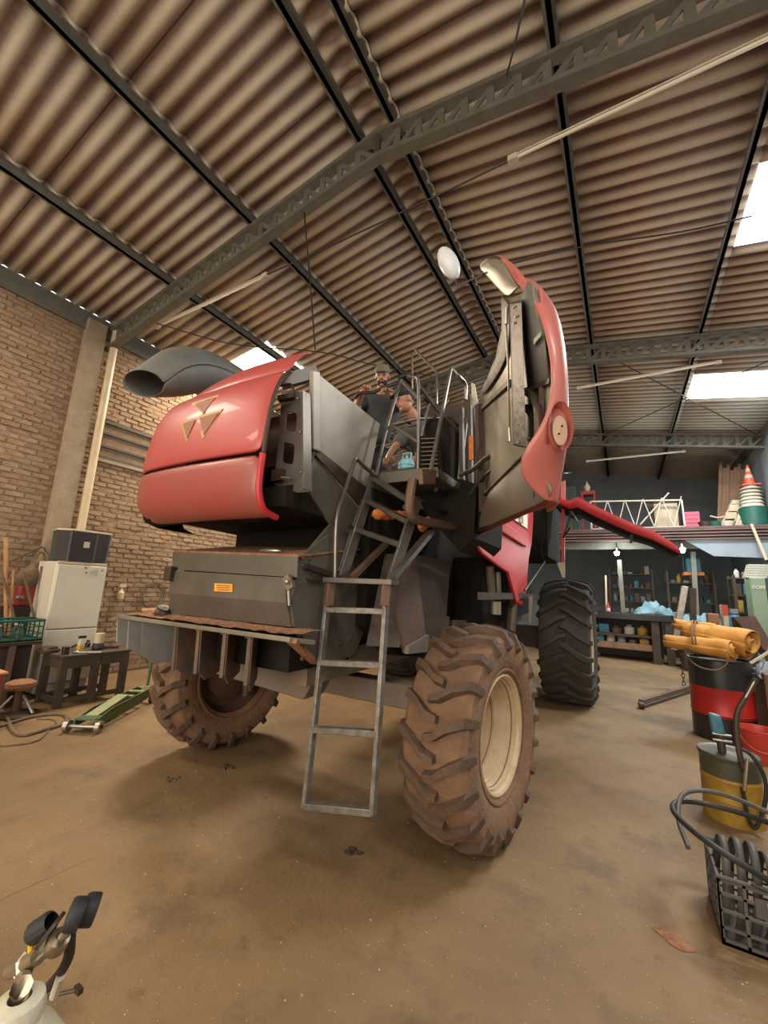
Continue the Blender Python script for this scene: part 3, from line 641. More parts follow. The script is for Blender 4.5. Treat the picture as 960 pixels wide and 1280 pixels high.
# dark underside frame under the hood
mb = MB(); mb.hexa([(-2.93, 1.64, 1.93), (-1.62, 1.66, 1.93), (-1.62, 2.4, 1.93), (-2.98, 2.75, 1.9)], [(-2.93, 1.64, 2.05), (-1.62, 1.66, 2.05), (-1.62, 2.4, 2.25), (-2.98, 2.75, 2.25)]); part(mb, 'underside_tray', 'black', smooth=False)
part(MB().beam((-2.75, 1.62, 1.92), (-1.9, 2.2, 1.95), .04, .04), 'underside_stay', 'dark_metal')
# emblem: three triangles
def tri(pts, inner):
    c = sum((Vector(p) for p in pts), Vector()) / 3; return [c + (Vector(p) - c) * inner for p in pts]
emb = None
def hy(z):        # hood face y at height z
    return float(np.interp(z, [2.2, 2.33, 2.48, 2.6, 2.69, 2.75], [1.48, 1.485, 1.50, 1.53, 1.57, 1.62])) - .014
def onhood(u, v, o=0.0):
    p = gy(u, v, 1.49)
    for _ in range(4): p = gy(u, v, hy(p[2]) - o)
    return Vector(p)
tris = [[(238, 496), (273, 490), (250, 527)], [(227, 527), (250, 520.5), (233, 553.5)], [(250, 522), (278, 511), (253, 550)]]
tris = [[(238, 505), (273, 493.5), (250, 537)] for _ in ()] or tris
tris = [[(239, 504), (274, 493), (253, 521)], [(226, 528), (247, 521), (233, 553)], [(246, 521), (278, 511), (253, 549)]]
for T in tris:
    a = [onhood(u, v, .004) for u, v in T]; e = part(MB().prism(a, (0, .006, 0)), 'emblem_triangle', 'gold', hu, smooth=False)
    cc = (sum(t[0] for t in T) / 3, sum(t[1] for t in T) / 3); b = [onhood(cc[0] + (u - cc[0]) * .74, cc[1] + (v - cc[1]) * .74, .0075) for u, v in T]
    part(MB().prism(b, (0, .004, 0)), 'emblem_field', 'emblem_dark', hu, smooth=False)
# round lamp recess on the left end of the hood
part(MB().lathe([(0, .07), (.01, .075), (.012, .06)], (-2.985, 1.80, 2.15), (-1, 0, 0), 20), 'tail_lamp_ring', 'red_faded', hl)

# ---- large air duct over the hood, oval mouth to the rear left
def oval(c, ax, rx, rz, n=24, up=Z):
    ax = Vector(ax).normalized(); a = ax.cross(up).normalized(); b = a.cross(ax); return [Vector(c) + a * rx * math.cos(2 * PI * k / n) + b * rz * math.sin(2 * PI * k / n) for k in range(n)]
mouth = [gd(u, v, 3.15) for u, v in ((153, 471), (156, 482), (166, 490), (180, 496), (192, 495), (200, 488), (200, 480), (193, 472), (182, 467), (170, 464), (160, 465))]
mc = sum((Vector(p) for p in mouth), Vector()) / len(mouth)
sec = []
A = Vector(gd(178, 480, 3.15)); Bp = Vector(gd(232, 462, 3.45)); Cp = Vector(gd(262, 462, 3.65)); Dp = Vector(gd(300, 478, 3.9))
vd = (A - Vector(CAM)).normalized(); mx_ = ((Bp - A).normalized() * .75 + vd * .55)
for P_, ax, rx, rz in ((A, mx_, .165, .105), (A.lerp(Bp, .3), mx_ * .5 + (Bp - A).normalized() * .6, .18, .145), (A.lerp(Bp, .65), (Bp - A), .195, .19), (Bp, (Cp - A), .19, .205), (Cp, (Dp - Bp), .15, .18), (Dp, (Dp - Cp), .11, .13)):
    sec.append(oval(P_, ax, rx, rz))
tiltq = Vector((0, 0, 0))
mb = MB(); mb.grid([s + [s[0]] for s in sec]); dk = part(mb, 'exhaust_air_duct', 'duct', solid=.012, offs=-1, sub=1)
part(MB().grid([[p.lerp(Bp, .55) for p in sec[0]] + [sec[0][0].lerp(Bp, .55)], [Bp] * 25]), 'duct_baffle', 'black', dk)
part(MB().beam(Dp + Vector((-.25, -.1, .06)), Vector(gd(292, 466, 4.0)), .09, .05), 'duct_bracket', 'grey', dk, smooth=False)
part(MB().tube([gd(228, 476, 3.6), gd(262, 494, 3.7)], .05, 12), 'inlet_pipe', 'duct')

# ---- chopper housing
yF = 1.75
mb = MB(); a = [gy(u, v, yF) for u, v in ((217, 690), (373, 697), (357, 718), (216, 711))]
mb.grid([[gy(217, 690, yF), gy(373, 696, yF)], [gy(216, 712, yF - .015), gy(372, 722, yF - .015)]]); part(mb, 'chopper_front_upper', 'grey', solid=.012, smooth=False)
mb = MB(); mb.grid([[gy(214, 713, yF - .03), gy(357, 722, yF - .03)], [gy(213, 741, yF - .035), gy(359, 753, yF - .035)], [gy(212, 766, yF + .03), gy(365, 783, yF + .03)]])
cf = part(mb, 'chopper_front_cover', 'grey', solid=.014, smooth=False)
part(MB().prism([gy(u, v, yF - .045) for u, v in ((268, 729), (290.5, 730), (290, 740), (267.5, 739))], (0, .003, 0)), 'warning_label', 'yellow_label', cf, smooth=False)
for k in range(3):
    part(MB().prism([gy(u, v, yF - .047) for u, v in ((271, 731.2 + k * 2.6), (287, 732 + k * 2.6), (287, 732.8 + k * 2.6), (271, 732 + k * 2.6))], (0, .002, 0)), 'label_line', 'fin', cf, smooth=False)
# sloping dusty top
TL = Vector(gy(217, 690, yF)); TR = Vector(gy(373, 696, yF)); mb = MB(); bk = .62
mb.hexa([TL + Vector((0, bk, .10)), TL, TR, TR + Vector((0, bk, .10))], [p + Vector((0, 0, .012)) for p in (TL + Vector((0, bk, .10)), TL, TR, TR + Vector((0, bk, .10)))])
part(mb, 'chopper_top_plate', 'soil', smooth=False)
for p0, p1 in (((300, 683), (345, 665)), ((330, 688), (372, 668))): pass
part(MB().ball(Vector(gy(333, 688, 1.78)) + Vector((0, .03, 0)), (.09, .03, .018), 12), 'metal_disc', 'steel')
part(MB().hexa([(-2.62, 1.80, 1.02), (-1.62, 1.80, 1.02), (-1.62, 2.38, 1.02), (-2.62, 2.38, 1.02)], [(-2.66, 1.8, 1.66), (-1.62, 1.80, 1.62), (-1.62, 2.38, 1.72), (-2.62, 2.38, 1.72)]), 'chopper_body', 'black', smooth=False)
# side plate of the chopper with bolts
mb = MB(); mb.prism([gx(u, v, -1.6) for u, v in ((373, 696), (408, 668), (414, 668), (455, 700), (452, 790), (440, 817), (425, 824), (388, 824), (372, 788), (365, 783), (360, 752), (368, 722))], (.02, 0, 0)); cs = part(mb, 'chopper_side_plate', 'grey', smooth=False)
for u, v in ((377, 697), (386, 698), (384, 722), (379, 707), (372, 793), (375, 815), (377, 823), (388, 822), (407, 755), (403, 776), (437, 797), (424, 805)): part(MB().lathe([(0, .013), (.012, .013), (.016, .0)], gx(u, v, -1.58), (1, 0, 0), 8), 'bolt', 'rail', cs)
part(MB().beam(gx(381, 707, -1.56), gx(413, 718, -1.56), .025, .03), 'lock_lever', 'dark_metal', cs); part(MB().beam(gx(386, 724, -1.56), gx(412, 726, -1.56), .02, .012), 'lock_rod', 'dark_metal', cs)
part(MB().beam(gy(358, 720, 1.7), gy(364, 737, 1.7), .03, .05), 'cover_latch', 'grey_dusty', cf, bevel=.006); part(MB().ball(gy(359, 727, 1.67), .015, 8), 'latch_knob', 'steel', cf); part(MB().tube([gy(361, 738, 1.7), gy(362, 757, 1.7)], .012, 8), 'latch_spring', 'rail', cf)
part(MB().beam(gy(214, 708, 1.70), gy(211, 726, 1.70), .05, .07), 'left_latch', 'dark_metal', cf, bevel=.006)
# spreader board with vanes
BL_ = Vector(gy(145, 770, 1.60)); BR_ = Vector(gy(362, 796, 1.60)); zb = 1.24
bl = Vector((BL_.x, 1.6, zb)); br = Vector((BR_.x, 1.6, zb)); 
mb = MB(); mb.hexa([bl - Z * .025, br - Z * .025, br + Vector((.03, .17, -.05)), bl + Vector((.1, .25, -.025))], [bl, br, br + Vector((.03, .17, -.025)), bl + Vector((.1, .25, 0))]); sb = part(mb, 'spreader_board', 'lining', smooth=False, bevel=.004)
mb = MB(); nn = 40; mm = 6; rows = []
for j in range(mm):
    rows.append([tuple(bl.lerp(br, .02 + .95 * i / nn) + Vector((.02 * j, .025 + .042 * j, .004 + rng.uniform(0, .010) + (.012 if j > 2 else 0)))) for i in range(nn + 1)])
part(mb.grid(rows), 'soil_layer', 'soil', sb)
part(MB().beam(br + Vector((.0, .02, -.02)), gx(393, 828, -1.6), .05, .02), 'board_end_bracket', 'soil', smooth=False)
vx = [((147, 776), (165, 829), 20, 'fin_plastic'), ((163, 778), (178, 834), 22, 'fin_plastic'), ((180, 779), (196, 840), 24, 'fin_plastic'), ((200, 781), (218, 835), 22, 'fin_plastic')]
def vane(u, v, wpx, hgt, ang, mt, L=.28):
    """a vane hanging under the board: root at pixel (u,v) on the board edge, turned by ang"""
    p = Vector(gy(u, v, 1.64)); p.z = zb - .03
    d = Vector((math.sin(ang), math.cos(ang), 0))
    mb = MB(); q = p + d * L
    n_ = Vector((d.y, -d.x, 0)) * .006
    pts = [p, q, q - Z * hgt * .9, p + d * .1 - Z * hgt, p + d * .02 - Z * (hgt - .06)]
    mb.prism([a - n_ for a in pts], n_ * 2); mb.hexa([p - n_ * 6 - Z * .006, q - n_ * 6 - Z * .006, q + n_ * 2 - Z * .006, p + n_ * 2 - Z * .006], [p - n_ * 6, q - n_ * 6, q + n_ * 2, p + n_ * 2])
    vn = part(mb, 'spreader_vane', mt, smooth=False)
    part(MB().beam(p - n_ * 2 - Z * .004, p + d * .015 - n_ * 2 - Z * (hgt - .05), .02, .012, up=d), 'vane_edge', 'rail' if mt == 'fin_plastic' else 'fin', vn, smooth=False)  # pale strip added to bring out the shading edge between plastic vanes
for (u, v, a, mt, h, L) in ((147, 776, .85, 'fin_plastic', .21, .2), (161, 778, .75, 'fin_plastic', .24, .22), (179, 779, .68, 'fin_plastic', .27, .25), (201, 782, .55, 'fin_plastic', .25, .30), (222, 786, -.02, 'fin', .31, .30), (251, 789, -.36, 'fin', .30, .30), (284, 793, -.56, 'fin', .29, .30), (315, 797, -.66, 'fin', .30, .30)):
    vane(u, v, 0, h, a, mt, L)

# ---- ladders, platform, handrails
def ladder(name, p0, p1, q0, q1, rungs, mt, w=.035, d=.055, rw=.045, rh=.03):
    """two stiles p0-p1 and q0-q1 and rungs at the given fractions"""
    p0, p1, q0, q1 = map(Vector, (p0, p1, q0, q1))
    o = bpy.data.objects.new(name, None); col.objects.link(o); o.parent = cb; o.location = p0 - Vector(cb['_w']); o['_w'] = tuple(p0)
    n = (p1 - p0).cross(q0 - p0)
    part(MB().beam(p0, p1, w, d, up=n), 'stile', mt, o, bevel=.004); part(MB().beam(q0, q1, w, d, up=n), 'stile', mt, o, bevel=.004)
    for t in rungs: part(MB().beam(p0.lerp(p1, t), q0.lerp(q1, t), rw, rh), 'rung', mt, o, bevel=.003)
    return o
yt = 1.95; yb = 1.90
LT, RT = gy(412, 728, 2.0), gy(484, 730, 2.0)
lw = ladder('lower_ladder', gy(381, 1010, yb), LT, gy(466, 1018, yb), RT, (.01, .32, .615, .865), 'galv', .026, .04, .045, .032)
part(MB().beam(gy(409, 725, 1.97), gy(494, 728, 1.97), .09, .03), 'hinge_plate', 'rail', lw, bevel=.003)
for u in (413, 483): part(MB().beam(gy(u, 729, 1.96), gy(u - 3, 757, 1.955), .05, .05), 'hinge_cheek', 'fin', lw, bevel=.004)
ladder('upper_ladder', gx(428, 723, -1.52), gx(470, 590, -1.52), gx(488, 730, -1.1), gx(522, 625, -1.1), (.42, .70, .93), 'rail', .02, .07, .06, .03)
part(MB().beam(gx(490, 722, -1.08), gx(538, 665, -1.08), .05, .03), 'ladder_brace', 'rail', smooth=False)
part(MB().beam(gx(440, 722, -1.45), gx(482, 680, -1.45), .04, .03), 'ladder_brace', 'fin', smooth=False)
R1 = .0135
part(MB().tube(arc([gx(419, 722, -1.5), gx(421, 650, -1.5), gx(431, 615, -1.5), gx(443, 577, -1.5), gx(447, 575, -1.5), gx(456, 584, -1.5), gx(470, 595, -1.5)], 4), R1, 8), 'handrail', 'rail')
part(MB().tube([gx(424, 715, -1.55), gx(440, 662, -1.57), gx(457, 615, -1.59)], R1, 8), 'handrail', 'rail'); part(MB().beam(gx(434, 655, -1.55), gx(447, 664, -1.55), .02, .02), 'handrail_clip', 'dark_metal')
part(MB().tube(arc([gx(470, 595, -1.5), gx(484, 534, -1.5), gx(500, 480, -1.5), gx(503, 478, -1.49), gx(512, 486, -1.4), gx(523, 497, -1.27)], 5), R1, 8), 'handrail', 'rail')
part(MB().tube(arc([gy(522, 588, 2.55), gy(523, 540, 2.55), gy(523, 480, 2.55), gy(519, 472, 2.56), gy(510, 470, 2.6)], 4), R1, 8), 'guard_rail', 'rail')
part(MB().tube([gy(523, 482, 2.6), gy(546, 512, 2.9), gy(580, 545, 3.2)], R1, 8), 'guard_rail', 'rail'); part(MB().tube([gy(489, 531, 2.5), gy(522, 552, 2.55)], R1, 8), 'guard_rail', 'rail')
part(MB().tube([gy(489, 531, 2.5), gy(520, 524, 2.9), gy(575, 521, 3.4)], R1, 8), 'guard_rail', 'rail')
part(MB().tube(arc([gx(538, 590, -1.05), gx(550, 530, -1.05), gx(563, 465, -1.05), gx(566, 462, -1.04), gx(574, 471, -1.0), gx(582, 481, -.98), gx(582, 500, -.98)], 5), R1 * 1.1, 8), 'handrail', 'rail')
part(MB().tube(arc([gy(524, 560, 3.0), gy(536, 508, 3.0), gy(543, 510, 3.05), gy(547, 520, 3.1), gy(562, 500, 3.1)], 4), R1, 8), 'guard_rail', 'rail')
part(MB().tube([gy(515, 486, 3.8), gy(515, 442, 3.8)], .012, 8), 'guard_rail', 'rail'); part(MB().tube([gy(518, 436, 3.8), gy(546, 465, 3.8), gy(546, 505, 3.8)], .012, 8), 'guard_rail', 'rail')
# platform: frame and mesh floor
pz = 2.28; px0, px1, py0, py1 = -1.53, -1.05, 2.46, 3.05
pf = part(MB().beam((px0, py0, pz), (px1 - .08, py0, pz), .03, .08), 'platform_frame', 'grey', smooth=False)
for a, b in (((px0, py0, pz), (px0, py1, pz)), ((px1, py0, pz), (px1, py1, pz)), ((px0, py1, pz), (px1, py1, pz))): part(MB().beam(a, b, .03, .06), 'frame_bar', 'grey', pf, smooth=False)
mb = MB()
for k in range(26):
    t = k / 25; mb.beam((px0 + t * (px1 - px0), py0, pz), (px0 + t * (px1 - px0), py1, pz), .006, .012)
for k in range(30):
    t = k / 29; mb.beam((px0, py0 + t * (py1 - py0), pz - .003), (px1, py0 + t * (py1 - py0), pz - .003), .006, .006)
o = part(mb, 'mesh_floor', 'dark_metal', pf, smooth=False); o['kind'] = 'stuff'
part(MB().tube(arc([gy(476, 591, 2.5), gy(500, 588, 2.52), gy(520, 585, 2.55)]), .011, 6), 'toe_rail', 'rail')
# engine deck where the two mechanics stand, and machinery on it
part(MB().box(-2.8, -1.62, 2.5, 4.6, 2.2, 2.3), 'engine_deck', 'dark_metal', smooth=False)
part(MB().box(-1.45, -1.2, 3.1, 3.7, 2.3, 2.98), 'air_filter_housing', 'black', smooth=False, bevel=.02)
scr = part(MB().prism([gy(u, v, 2.95) for u, v in ((524, 545), (548, 545), (552, 598), (524, 600))], (0, .05, 0)), 'vented_cover', 'black', smooth=False)
for k in range(9): part(MB().beam(gy(527, 549 + k * 5.3, 2.93), gy(547, 548 + k * 5.3, 2.93), .02, .008), 'vent_slat', 'grey_dusty', scr, smooth=False)
for (u0, v0, u1, v1, y, wv, mt) in ((577, 510, 578, 600, 3.1, .05, 'dark_metal'), (587, 495, 590, 665, 3.05, .05, 'dark_metal'), (583, 522, 574, 600, 3.15, .015, 'lining'), (596, 506, 597, 640, 3.15, .03, 'fin'), (589, 545, 589, 575, 3.0, .015, 'rag'), (605, 505, 605, 655, 3.1, .05, 'dark_metal')):
    part(MB().beam(gy(u0, v0, y), gy(u1, v1, y), wv, .03), 'upright_post', mt, smooth=False)
part(MB().prism([gy(u, v, 3.3) for u, v in ((552, 508), (592, 500), (596, 600), (556, 604))], (0, .2, 0)), 'side_screen', 'dark_metal', smooth=False)
part(MB().prism([gy(u, v, 3.6) for u, v in ((512, 515), (552, 505), (560, 560), (514, 568))], (0, .2, 0)), 'fan_shroud', 'dark_metal', smooth=False)
part(MB().prism([gy(u, v, 3.1) for u, v in ((589, 478), (593, 480), (597, 503), (590, 510))], (0, .02, 0)), 'pale_plate', 'white_plain', smooth=False)
mb = MB(); mb.prism([gy(u, v, 2.9) for u, v in ((548, 592), (596, 605), (592, 672), (575, 690), (530, 640), (520, 600))], (0, .8, 0)); part(mb, 'engine_block', 'black', smooth=False)
part(MB().tube(arc([gx(516, 600, -1.05), gx(512, 625, -1.05), gx(514, 645, -1.05), gx(530, 652, -1.05), gx(552, 655, -1.05), gx(575, 660, -1.1)], 5), .028, 10), 'engine_pipe', 'fin')
part(MB().prism([gx(u, v, -1.0) for u, v in ((522, 586), (541, 588), (539, 606), (523, 606))], (.03, 0, 0)), 'bracket_box', 'fin', smooth=False, bevel=.006)
for L in ([(506, 634), (530, 628), (560, 640), (600, 628)], [(560, 606), (575, 640), (590, 668)], [(545, 612), (566, 622), (588, 618)]):
    part(MB().tube(arc([gx(u, v, -1.15) for u, v in L]), .018, 8), 'hydraulic_hose', 'cable')
# black guard rail wrapping below the door
part(MB().tube(arc([gy(575, 594, 2.75), gy(592, 586, 2.7), gy(613, 570, 2.6), gy(640, 574, 2.5), gy(648, 568, 2.4), gy(665, 558, 2.35)], 4), .017, 8), 'guard_rail', 'dark_metal')
part(MB().tube(arc([gy(606, 640, 2.7), gy(606, 610, 2.7), gy(612, 596, 2.65), gy(640, 578, 2.5), gy(664, 566, 2.4)], 4), .015, 8), 'guard_rail', 'dark_metal')
part(MB().tube(arc([gy(588, 618, 2.8), gy(598, 604, 2.75), gy(615, 588, 2.6), gy(650, 572, 2.45)], 4), .013, 8), 'hydraulic_hose', 'cable')
part(MB().beam(gy(590, 605, 3.05), gy(583, 668, 3.05), .08, .07), 'hinge_post', 'fin', smooth=False, bevel=.006); part(MB().box(*(float(t) for t in (gy(582, 650, 3.0)[0], gy(592, 650, 3.0)[0], 2.97, 3.03, gy(585, 652, 3)[2], gy(585, 643, 3)[2]))), 'hinge_bolt_block', 'steel', smooth=False)

# ---- swung-open rear side door
al = math.radians(29.6); HD = Vector((-1.0, 3.1, 0)); UD = Vector((math.sin(al), -math.cos(al), 0)); TD = Vector((-math.cos(al), -math.sin(al), 0))
def DP(s, t, z): return HD + UD * s + TD * t + Z * z
door = bpy.data.objects.new('rear_side_door', None); col.objects.link(door); door.parent = cb; door.location = HD - Vector(cb['_w']); door['_w'] = tuple(HD)
zs = [1.85, 1.92, 2.0, 2.1, 2.2, 2.35, 2.5, 2.65, 2.78, 2.88, 2.96]
def sc(z): return float(np.interp(z, [1.9, 2.0, 2.1, 2.35, 2.54, 2.69, 2.96], [1.66, 1.72, 1.77, 1.79, 1.76, 1.70, 1.50]))
# outer red skin: panel + rounded corner
rows = []
for z in zs:
    S = sc(z); tf = float(np.interp(z, [1.85, 1.92, 1.98, 2.08, 2.2, 2.3, 2.88], [.06, .16, .215, .13, .085, .075, .13]))
    row = [DP(0, 0, z + .02), DP(.5, -.02, z), DP(1.0, -.03, z), DP(S - .28, -.035, z), DP(S - .13, -.02, z), DP(S - .05, .0, z), DP(S, .03, z), DP(S + .005, tf * .6 + .02, z), DP(S + .0, tf + .0, z)]
    rows.append(row)
RS = rows
dcs = part(MB().grid([r[3:] for r in rows]), 'door_corner_skin', 'red_faded', door, solid=.014, sub=1, ang=70, offs=0)
# inner side of the long panel; DT meets a sight line with the plane parallel to the door at inset t
def DT(u, v, t):
    d = Vector(ray(u, v)); o = HD + TD * t; return Vector(CAM) + d * ((o - Vector(CAM)).dot(TD) / d.dot(TD))
SK = [[(590, 668, 0), (620, 655, 0), (650, 640, 0), (675, 630, .01), (690, 620, .03)],
      [(597, 600, 0), (625, 595, 0), (650, 590, 0), (672, 585, .01), (690, 580, .03)],
      [(600, 540, 0), (625, 540, .01), (650, 535, .02), (672, 530, .02), (690, 525, .03)],
      [(601, 490, .0), (625, 487, .03), (650, 485, .04), (672, 480, .04), (688, 475, .045)],
      [(620, 447, .06), (635, 440, .065), (650, 435, .07), (668, 430, .07), (680, 425, .07)],
      [(629, 405, .10), (638, 402, .1), (650, 398, .1), (662, 396, .095), (673, 395, .09)],
      [(634, 374, .12), (642, 372, .12), (650, 368, .12), (660, 362, .12), (666, 357, .12)]]
G = [[DT(*p) for p in r] for r in SK]
part(MB().grid(G), 'door_side_skin', 'lining', door, solid=.006, ang=60)
part(MB().grid([[p - TD * .03 - Z * .01 for p in r] for r in G]), 'door_outer_skin', 'red_faded', door, solid=.008, ang=60)
# scoop on top of the door, curling inwards
def DG(rows): return MB().grid([[DT(*p) for p in r] for r in rows])
part(DG((((596, 332, .235), (606, 323, .22), (616, 320, .19), (624, 321, .16)), ((604, 342, .21), (617, 333, .19), (628, 328, .165), (635, 334, .14)), ((614, 352, .17), (628, 347, .155), (636, 346, .14), (641, 352, .125)), ((636, 376, .125), (641, 370, .125), (646, 363, .125), (650, 357, .125)))), 'scoop_lining', 'lining', door, solid=.008, sub=1)
part(DG((((596, 331, .24), (606, 322, .225), (616, 318.5, .195), (624, 320, .165)), ((606, 340, .20), (614, 327, .195), (624, 322, .17), (630, 325, .15)))), 'scoop_lip', 'dark_metal', door, solid=.006, sub=1)
part(DG((((614, 318.5, .19), (622, 318, .17), (630, 321, .14)), ((630, 331, .15), (640, 329, .13), (646, 334, .10)), ((637, 346, .13), (649, 343, .11), (657, 348, .085)), ((641, 357, .12), (650, 356, .11), (664, 356, .08)))), 'scoop_skin', 'red_faded', door, solid=.01, sub=1)
part(DG((((600, 487, .03), (613, 463, .06), (624, 435, .09), (628, 405, .12), (623, 358, .16)), ((602, 500, .02), (618, 478, .05), (636, 452, .07), (640, 412, .105), (638, 374, .13)))), 'cut_edge_flange', 'dark_metal', door, solid=.008, sub=1)
part(DG((((653, 372, .13), (660, 352, .135), (670, 357, .10)), ((657, 430, .10), (668, 425, .09), (681, 420, .075)), ((660, 487, .06), (672, 483, .055), (686, 478, .055)))), 'corner_inner_skin', 'duct', door, solid=.006)
ch = part(MB().hexa([DT(641, 557, .06), DT(658, 560, .06), DT(658, 560, .09), DT(643, 556, .09)], [DT(637, 378, .13), DT(652, 375, .13), DT(652, 376, .16), DT(638, 379, .16)]), 'channel_post', 'dark_metal', door, smooth=False, bevel=.005)
part(MB().hexa([DT(667, 424, .10), DT(676, 414, .095), DT(676, 420, .095), DT(667, 431, .10)], [DT(667, 424, .105), DT(676, 414, .10), DT(676, 420, .10), DT(667, 431, .105)]), 'paper_label', 'paper', door, smooth=False)
for u, v, t in ((642, 384, .165), (645, 396, .16), (643, 404, .155), (648, 530, .1), (648, 553, .095)): part(MB().ball(DT(u, v, t), .006, 8), 'post_bolt', 'steel', door)
part(MB().tube([DT(632, 398, .15), DT(635, 450, .125), DT(637, 535, .08)], .005, 8), 'gas_strut', 'steel', door); part(MB().tube([DT(633, 385, .155), DT(633, 405, .15)], .009, 8), 'strut_end', 'steel', door); part(MB().tube([DT(636, 535, .085), DT(637, 552, .08)], .009, 8), 'strut_end', 'steel', door)
part(MB().tube(arc([DT(658, 489, .07), DT(668, 498, .07), DT(673, 520, .07), DT(673, 580, .06), DT(672, 622, .05)], 4), .018, 10), 'bent_tube', 'dark_metal', door)
part(MB().beam(DT(677, 484, .06), DT(676, 545, .05), .02, .012), 'inner_strip', 'dark_metal', door); part(MB().beam(DT(657, 507, .05), DT(668, 522, .05), .035, .012), 'inner_strip', 'dark_metal', door)
part(MB().beam(DT(657, 489, .06), DT(688, 476, .06), .012, .02), 'inner_ledge', 'dark_metal', door)
part(MB().beam(DT(603, 510, .02), DT(637, 478, .055), .02, .03), 'inner_rib', 'dark_metal', door); part(MB().beam(DT(602, 506, .015), DT(604, 640, .015), .06, .03), 'inner_rib', 'dark_metal', door)
part(MB().tube([DT(661, 553, .09), DT(658, 602, .09)], .004, 6), 'thin_rod', 'rail', door); part(MB().ball(DT(661, 548, .09), .010, 8), 'rod_knob', 'dark_metal', door)
part(DG((((590, 669, .01), (640, 646, .03), (675, 633, .05), (693, 619, .06)), ((598, 645, .03), (638, 622, .06), (668, 612, .08), (690, 606, .07)), ((603, 622, .015), (640, 586, .03), (662, 563, .05), (676, 580, .05)))), 'door_apron', 'grey_dusty', door, solid=.008, sub=1)
part(MB().tube([DT(603, 620, .02), DT(640, 584, .035), DT(662, 562, .055)], .009, 8), 'apron_edge', 'dark_metal', door)
# tail lamp pocket cut into the rounded corner
def DS(u, v, sq):
    d = Vector(ray(u, v)); o = HD + UD * sq; return Vector(CAM) + d * ((o - Vector(CAM)).dot(UD) / d.dot(UD))
pc = DS(702, 532, 1.80)
def oring(c, a, b, off, n=28): return [c + UD * off + TD * (a * math.cos(2 * PI * k / n)) + Z * (b * math.sin(2 * PI * k / n)) for k in range(n)]
cut = MB(); r0 = oring(pc, .038, .088, -.05); r1 = oring(pc, .044, .094, .08); cut.grid([r0 + [r0[0]], r1 + [r1[0]]]); cut.add(r0, [tuple(range(28))]); cut.add(r1, [tuple(range(28))])
co = cut.build('cut', 'red', None, smooth=False)
bmx = bmesh.new(); bmx.from_mesh(co.data); bmesh.ops.remove_doubles(bmx, verts=bmx.verts, dist=1e-5); bmesh.ops.recalc_face_normals(bmx, faces=bmx.faces); bmx.to_mesh(co.data); bmx.free()
bo = dcs.modifiers.new('pocket', 'BOOLEAN'); bo.operation = 'DIFFERENCE'; bo.object = co; bo.solver = 'EXACT'
bpy.context.view_layer.update(); nm = bpy.data.meshes.new_from_object(dcs.evaluated_get(bpy.context.evaluated_depsgraph_get())); dcs.modifiers.clear(); dcs.data = nm; bpy.data.objects.remove(co)
mb = MB(); ra = oring(pc, .042, .092, .002); rb = oring(pc - TD * .0, .037, .082, -.035); rc = oring(pc, .001, .001, -.04)
mb.grid([ra + [ra[0]], rb + [rb[0]], rc + [rc[0]]]); part(mb, 'lamp_pocket', 'red_faded', door)
mb = MB(); pq = pc - Z * .018 + TD * .006; ra = oring(pq, .026, .056, -.03); rb = oring(pq, .026, .056, .0); rc = oring(pq, .001, .001, .004); mb.grid([ra + [ra[0]], rb + [rb[0]], rc + [rc[0]]]); part(mb, 'pocket_plug', 'pocket_tan', door)
for k in (-1, 1): part(MB().ball(pq + UD * .004 + Z * .015 * k - TD * .006 * k, .004, 6), 'plug_hole', 'black', door)
# oval work mirror on an arm above the door
mp = Vector(gd(563, 330, 3.0)); wd = Vector(gd(575, 340, 3.0)) - Vector(gd(551, 320, 3.0))
MIR = thing('round_work_lamp', 'white oval lamp shade hanging beside the top of the open red cover', 'lamp', Vector(gd(562, 330, 3.3)))
mb = MB(); cpt = Vector(gd(561, 329, 3.3)); ax_m = (Vector(gd(571, 348, 3.3)) - Vector(gd(551, 310, 3.3))); side_m = ax_m.cross(Vector(ray(561, 329))).normalized(); axn = ax_m.normalized(); nrm_m = axn.cross(side_m)
rot = Matrix((side_m, nrm_m, axn)).transposed()
MB().ball(cpt, (.075, .06, .14), 18, rot=rot).build('lamp_shade', 'mirror_white', MIR)
MB().ball(cpt + side_m * .02 - nrm_m * .02, (.045, .045, .09), 14, rot=rot).build('lamp_face', 'pvc', MIR)
MB().tube([cpt + axn * .12, cpt + axn * .18 + Vector((-.02, 0, -.02)), DT(604, 343, .215)], .006, 6).build('arm', 'cable', MIR)

